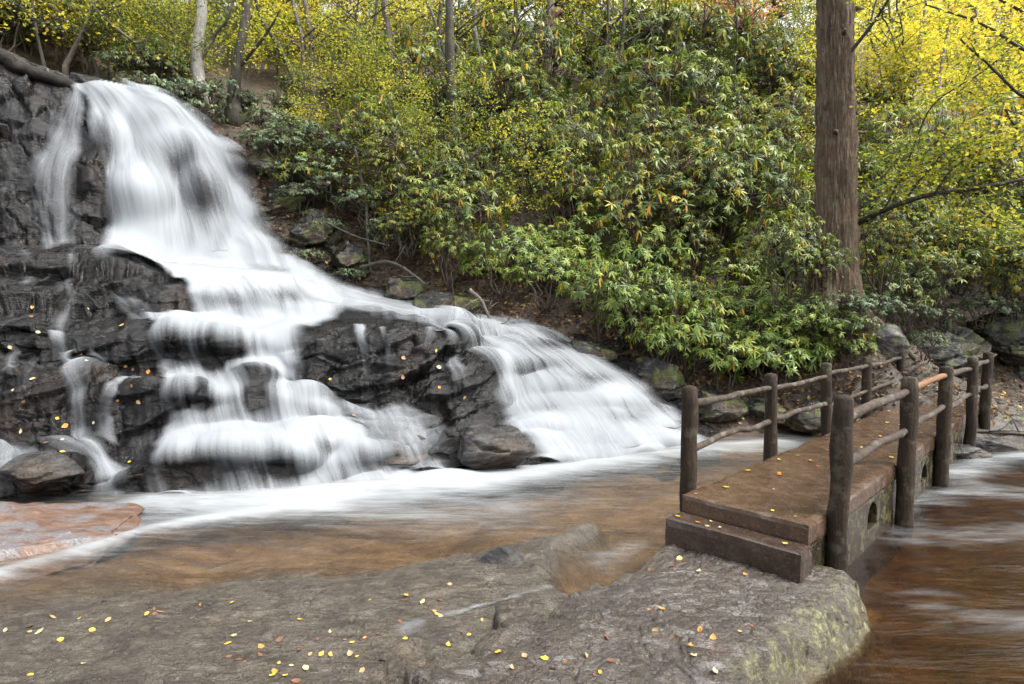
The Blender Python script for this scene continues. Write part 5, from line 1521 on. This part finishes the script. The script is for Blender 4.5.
# fallen autumn leaves, one by one ----------------------------------
def leaf_mesh(seed, size):
    rg_ = np.random.default_rng(seed)
    k = 7
    t = np.linspace(0, 1, k)
    w = np.sin(np.pi * t ** .8) * .34 * (1 + .12 * rg_.normal(size=k)); w[0] = .02; w[-1] = 0.005
    curl = .55 * rg_.uniform(.2, 1.4)
    V = []
    for i in range(k):
        zc = curl * (t[i] - .5) ** 2 + .012
        V += [(t[i] - .5, -w[i], zc + curl * .55 * w[i]), (t[i] - .5, 0, zc - .01), (t[i] - .5, w[i], zc + curl * .55 * w[i] * rg_.uniform(.4, 1.4))]
    V = np.array(V) * size
    Fq = grid_faces(k, 3)
    return np_mesh('fallen_leaf', V, Fq, True, {'tint': np.full(len(V), .5)})
def leaf_mat(name, c):
    m = Mat(name)
    n = m.noise(m.coords(), 40, 3, .6)
    cc = m.ramp(n, [(.35, tuple(x * .62 for x in c)), (.6, c)])
    return m.done(m.pbsdf(cc, .4, None, .5).outputs[0])
LM = [('yellow', leaf_mat('yellow_fallen_leaf', (.55, .36, .04))), ('pale cream', leaf_mat('cream_fallen_leaf', (.48, .38, .20))), ('orange', leaf_mat('orange_fallen_leaf', (.55, .22, .04))), ('dark brown', leaf_mat('brown_fallen_leaf', (.16, .07, .03))), ('tan', leaf_mat('tan_fallen_leaf', (.40, .25, .12)))]
LMESH = []
for ci, (cn, mt) in enumerate(LM):
    for k in range(4):
        me_ = leaf_mesh(1700 + ci * 10 + k, 1.0)
        me_.materials.append(mt)
        LMESH.append((cn, me_))
def drop_leaf(p, nrm, size, where, rgl, wts=(.42, .14, .2, .12, .12)):
    ci = int(rgl.choice(5, p=wts)); cn, me_ = LMESH[ci * 4 + int(rgl.integers(0, 4))]
    o = bpy.data.objects.new('fallen_leaf', me_)
    col.objects.link(o)
    q = Vector((0, 0, 1)).rotation_difference(Vector(nrm))
    o.rotation_mode = 'QUATERNION'
    from mathutils import Quaternion
    o.rotation_quaternion = q @ Quaternion((0, 0, 1), rgl.uniform(0, 6.283)) @ Quaternion((1, 0, 0), rgl.uniform(-.15, .15))
    o.location = p
    o.scale = (size, size * rgl.uniform(.8, 1.2), size)
    return tag(o, '%s fallen leaf lying on %s' % (cn, where), 'leaf', '%s fallen leaves on %s' % (cn, where))
# height of the finished ground sheet under a point
def sheet_h(x, y):
    a = (math.atan2(x, y) - az[0]) / (az[-1] - az[0]) * (len(az) - 1)
    r = float(np.interp(math.hypot(x, y), rr, np.arange(len(rr))))
    i, j = int(r), int(a)
    fr, fa = r - i, a - j
    z = gz
    h = z[i, j] * (1 - fr) * (1 - fa) + z[i + 1, j] * fr * (1 - fa) + z[i, j + 1] * (1 - fr) * fa + z[i + 1, j + 1] * fr * fa
    gxr = gx[i, j:j + 2]; gyr = gy[i:i + 2, j]
    v1 = Vector((gx[i, j + 1] - gx[i, j], gy[i, j + 1] - gy[i, j], z[i, j + 1] - z[i, j])); v2 = Vector((gx[i + 1, j] - gx[i, j], gy[i + 1, j] - gy[i, j], z[i + 1, j] - z[i, j]))
    nn = v1.cross(v2); nn.normalize()
    if nn.z < 0: nn = -nn
    return h, nn
rl = np.random.default_rng(2024)
placed = 0
slab_spots = [(370, 600), (392, 548), (455, 552), (378, 634), (450, 585), (440, 601), (437, 615), (400, 622), (350, 655), (345, 640), (330, 655), (525, 657), (498, 653), (512, 668), (595, 676), (650, 570), (672, 566), (690, 556), (740, 632), (752, 626), (700, 632), (715, 672), (665, 655), (607, 637), (662, 609), (650, 610), (745, 575), (735, 560), (600, 672), (260, 655), (245, 662), (275, 672), (285, 676), (250, 622), (200, 605), (232, 603), (290, 572), (150, 608), (40, 632), (52, 618), (15, 615), (45, 612), (83, 665), (30, 675), (330, 632), (318, 640), (300, 620), (310, 655)]
for (x, y) in slab_spots + [(cx_ + rl.normal() * 26, cy_ + rl.normal() * 13) for cx_, cy_ in [(335, 650), (440, 606), (290, 660), (60, 622), (250, 645), (560, 660), (690, 640), (470, 640), (150, 612), (700, 560)] for _ in range(7)]:
    g = on_level(x, y, -.38)
    for _ in range(3):
        h, nn = sheet_h(float(g[0]), float(g[1]))
        g = on_level(x, y, h)
    h, nn = sheet_h(float(g[0]), float(g[1]))
    if h < POOL_Z + .01: continue
    if nn.z < .55: continue
    drop_leaf((g[0], g[1], h + .002), nn, rl.uniform(.022, .052), 'the grey bedrock slab', rl, (.28, .10, .20, .24, .18))
    placed += 1
for k in range(70):
    a, b = rl.uniform(.05, 7.6), rl.uniform(-W + .04, -.04)
    if rl.random() < .35: b = -W + .04 + rl.random() ** 2 * .3
    p = BR_A + BR_D * a - np.array([-BR_D[1], BR_D[0]]) * (-b)
    drop_leaf((p[0], p[1], .006), (0, 0, 1), rl.uniform(.03, .062), 'the footbridge deck', rl, (.45, .12, .25, .08, .10))
for k in range(6):
    b = rl.uniform(-W + .03, -.03)
    p = BR_A + BR_D * rl.uniform(-.18, -.04) - np.array([-BR_D[1], BR_D[0]]) * (-b)
    drop_leaf((p[0], p[1], -.126), (0, 0, 1), rl.uniform(.03, .05), 'the bridge step', rl)
for k in range(45):
    x, y = rl.uniform(0, 150), rl.uniform(270, 470)
    if rl.random() < .3: x, y = rl.uniform(320, 480), rl.uniform(330, 420)
    P, N = on_rock(np.array([x]), np.array([y]), ROCK)
    drop_leaf(P[0] + N[0] * .012, N[0], rl.uniform(.04, .085), 'the dark wet rock ledges', rl, (.15, .25, .2, .2, .2))
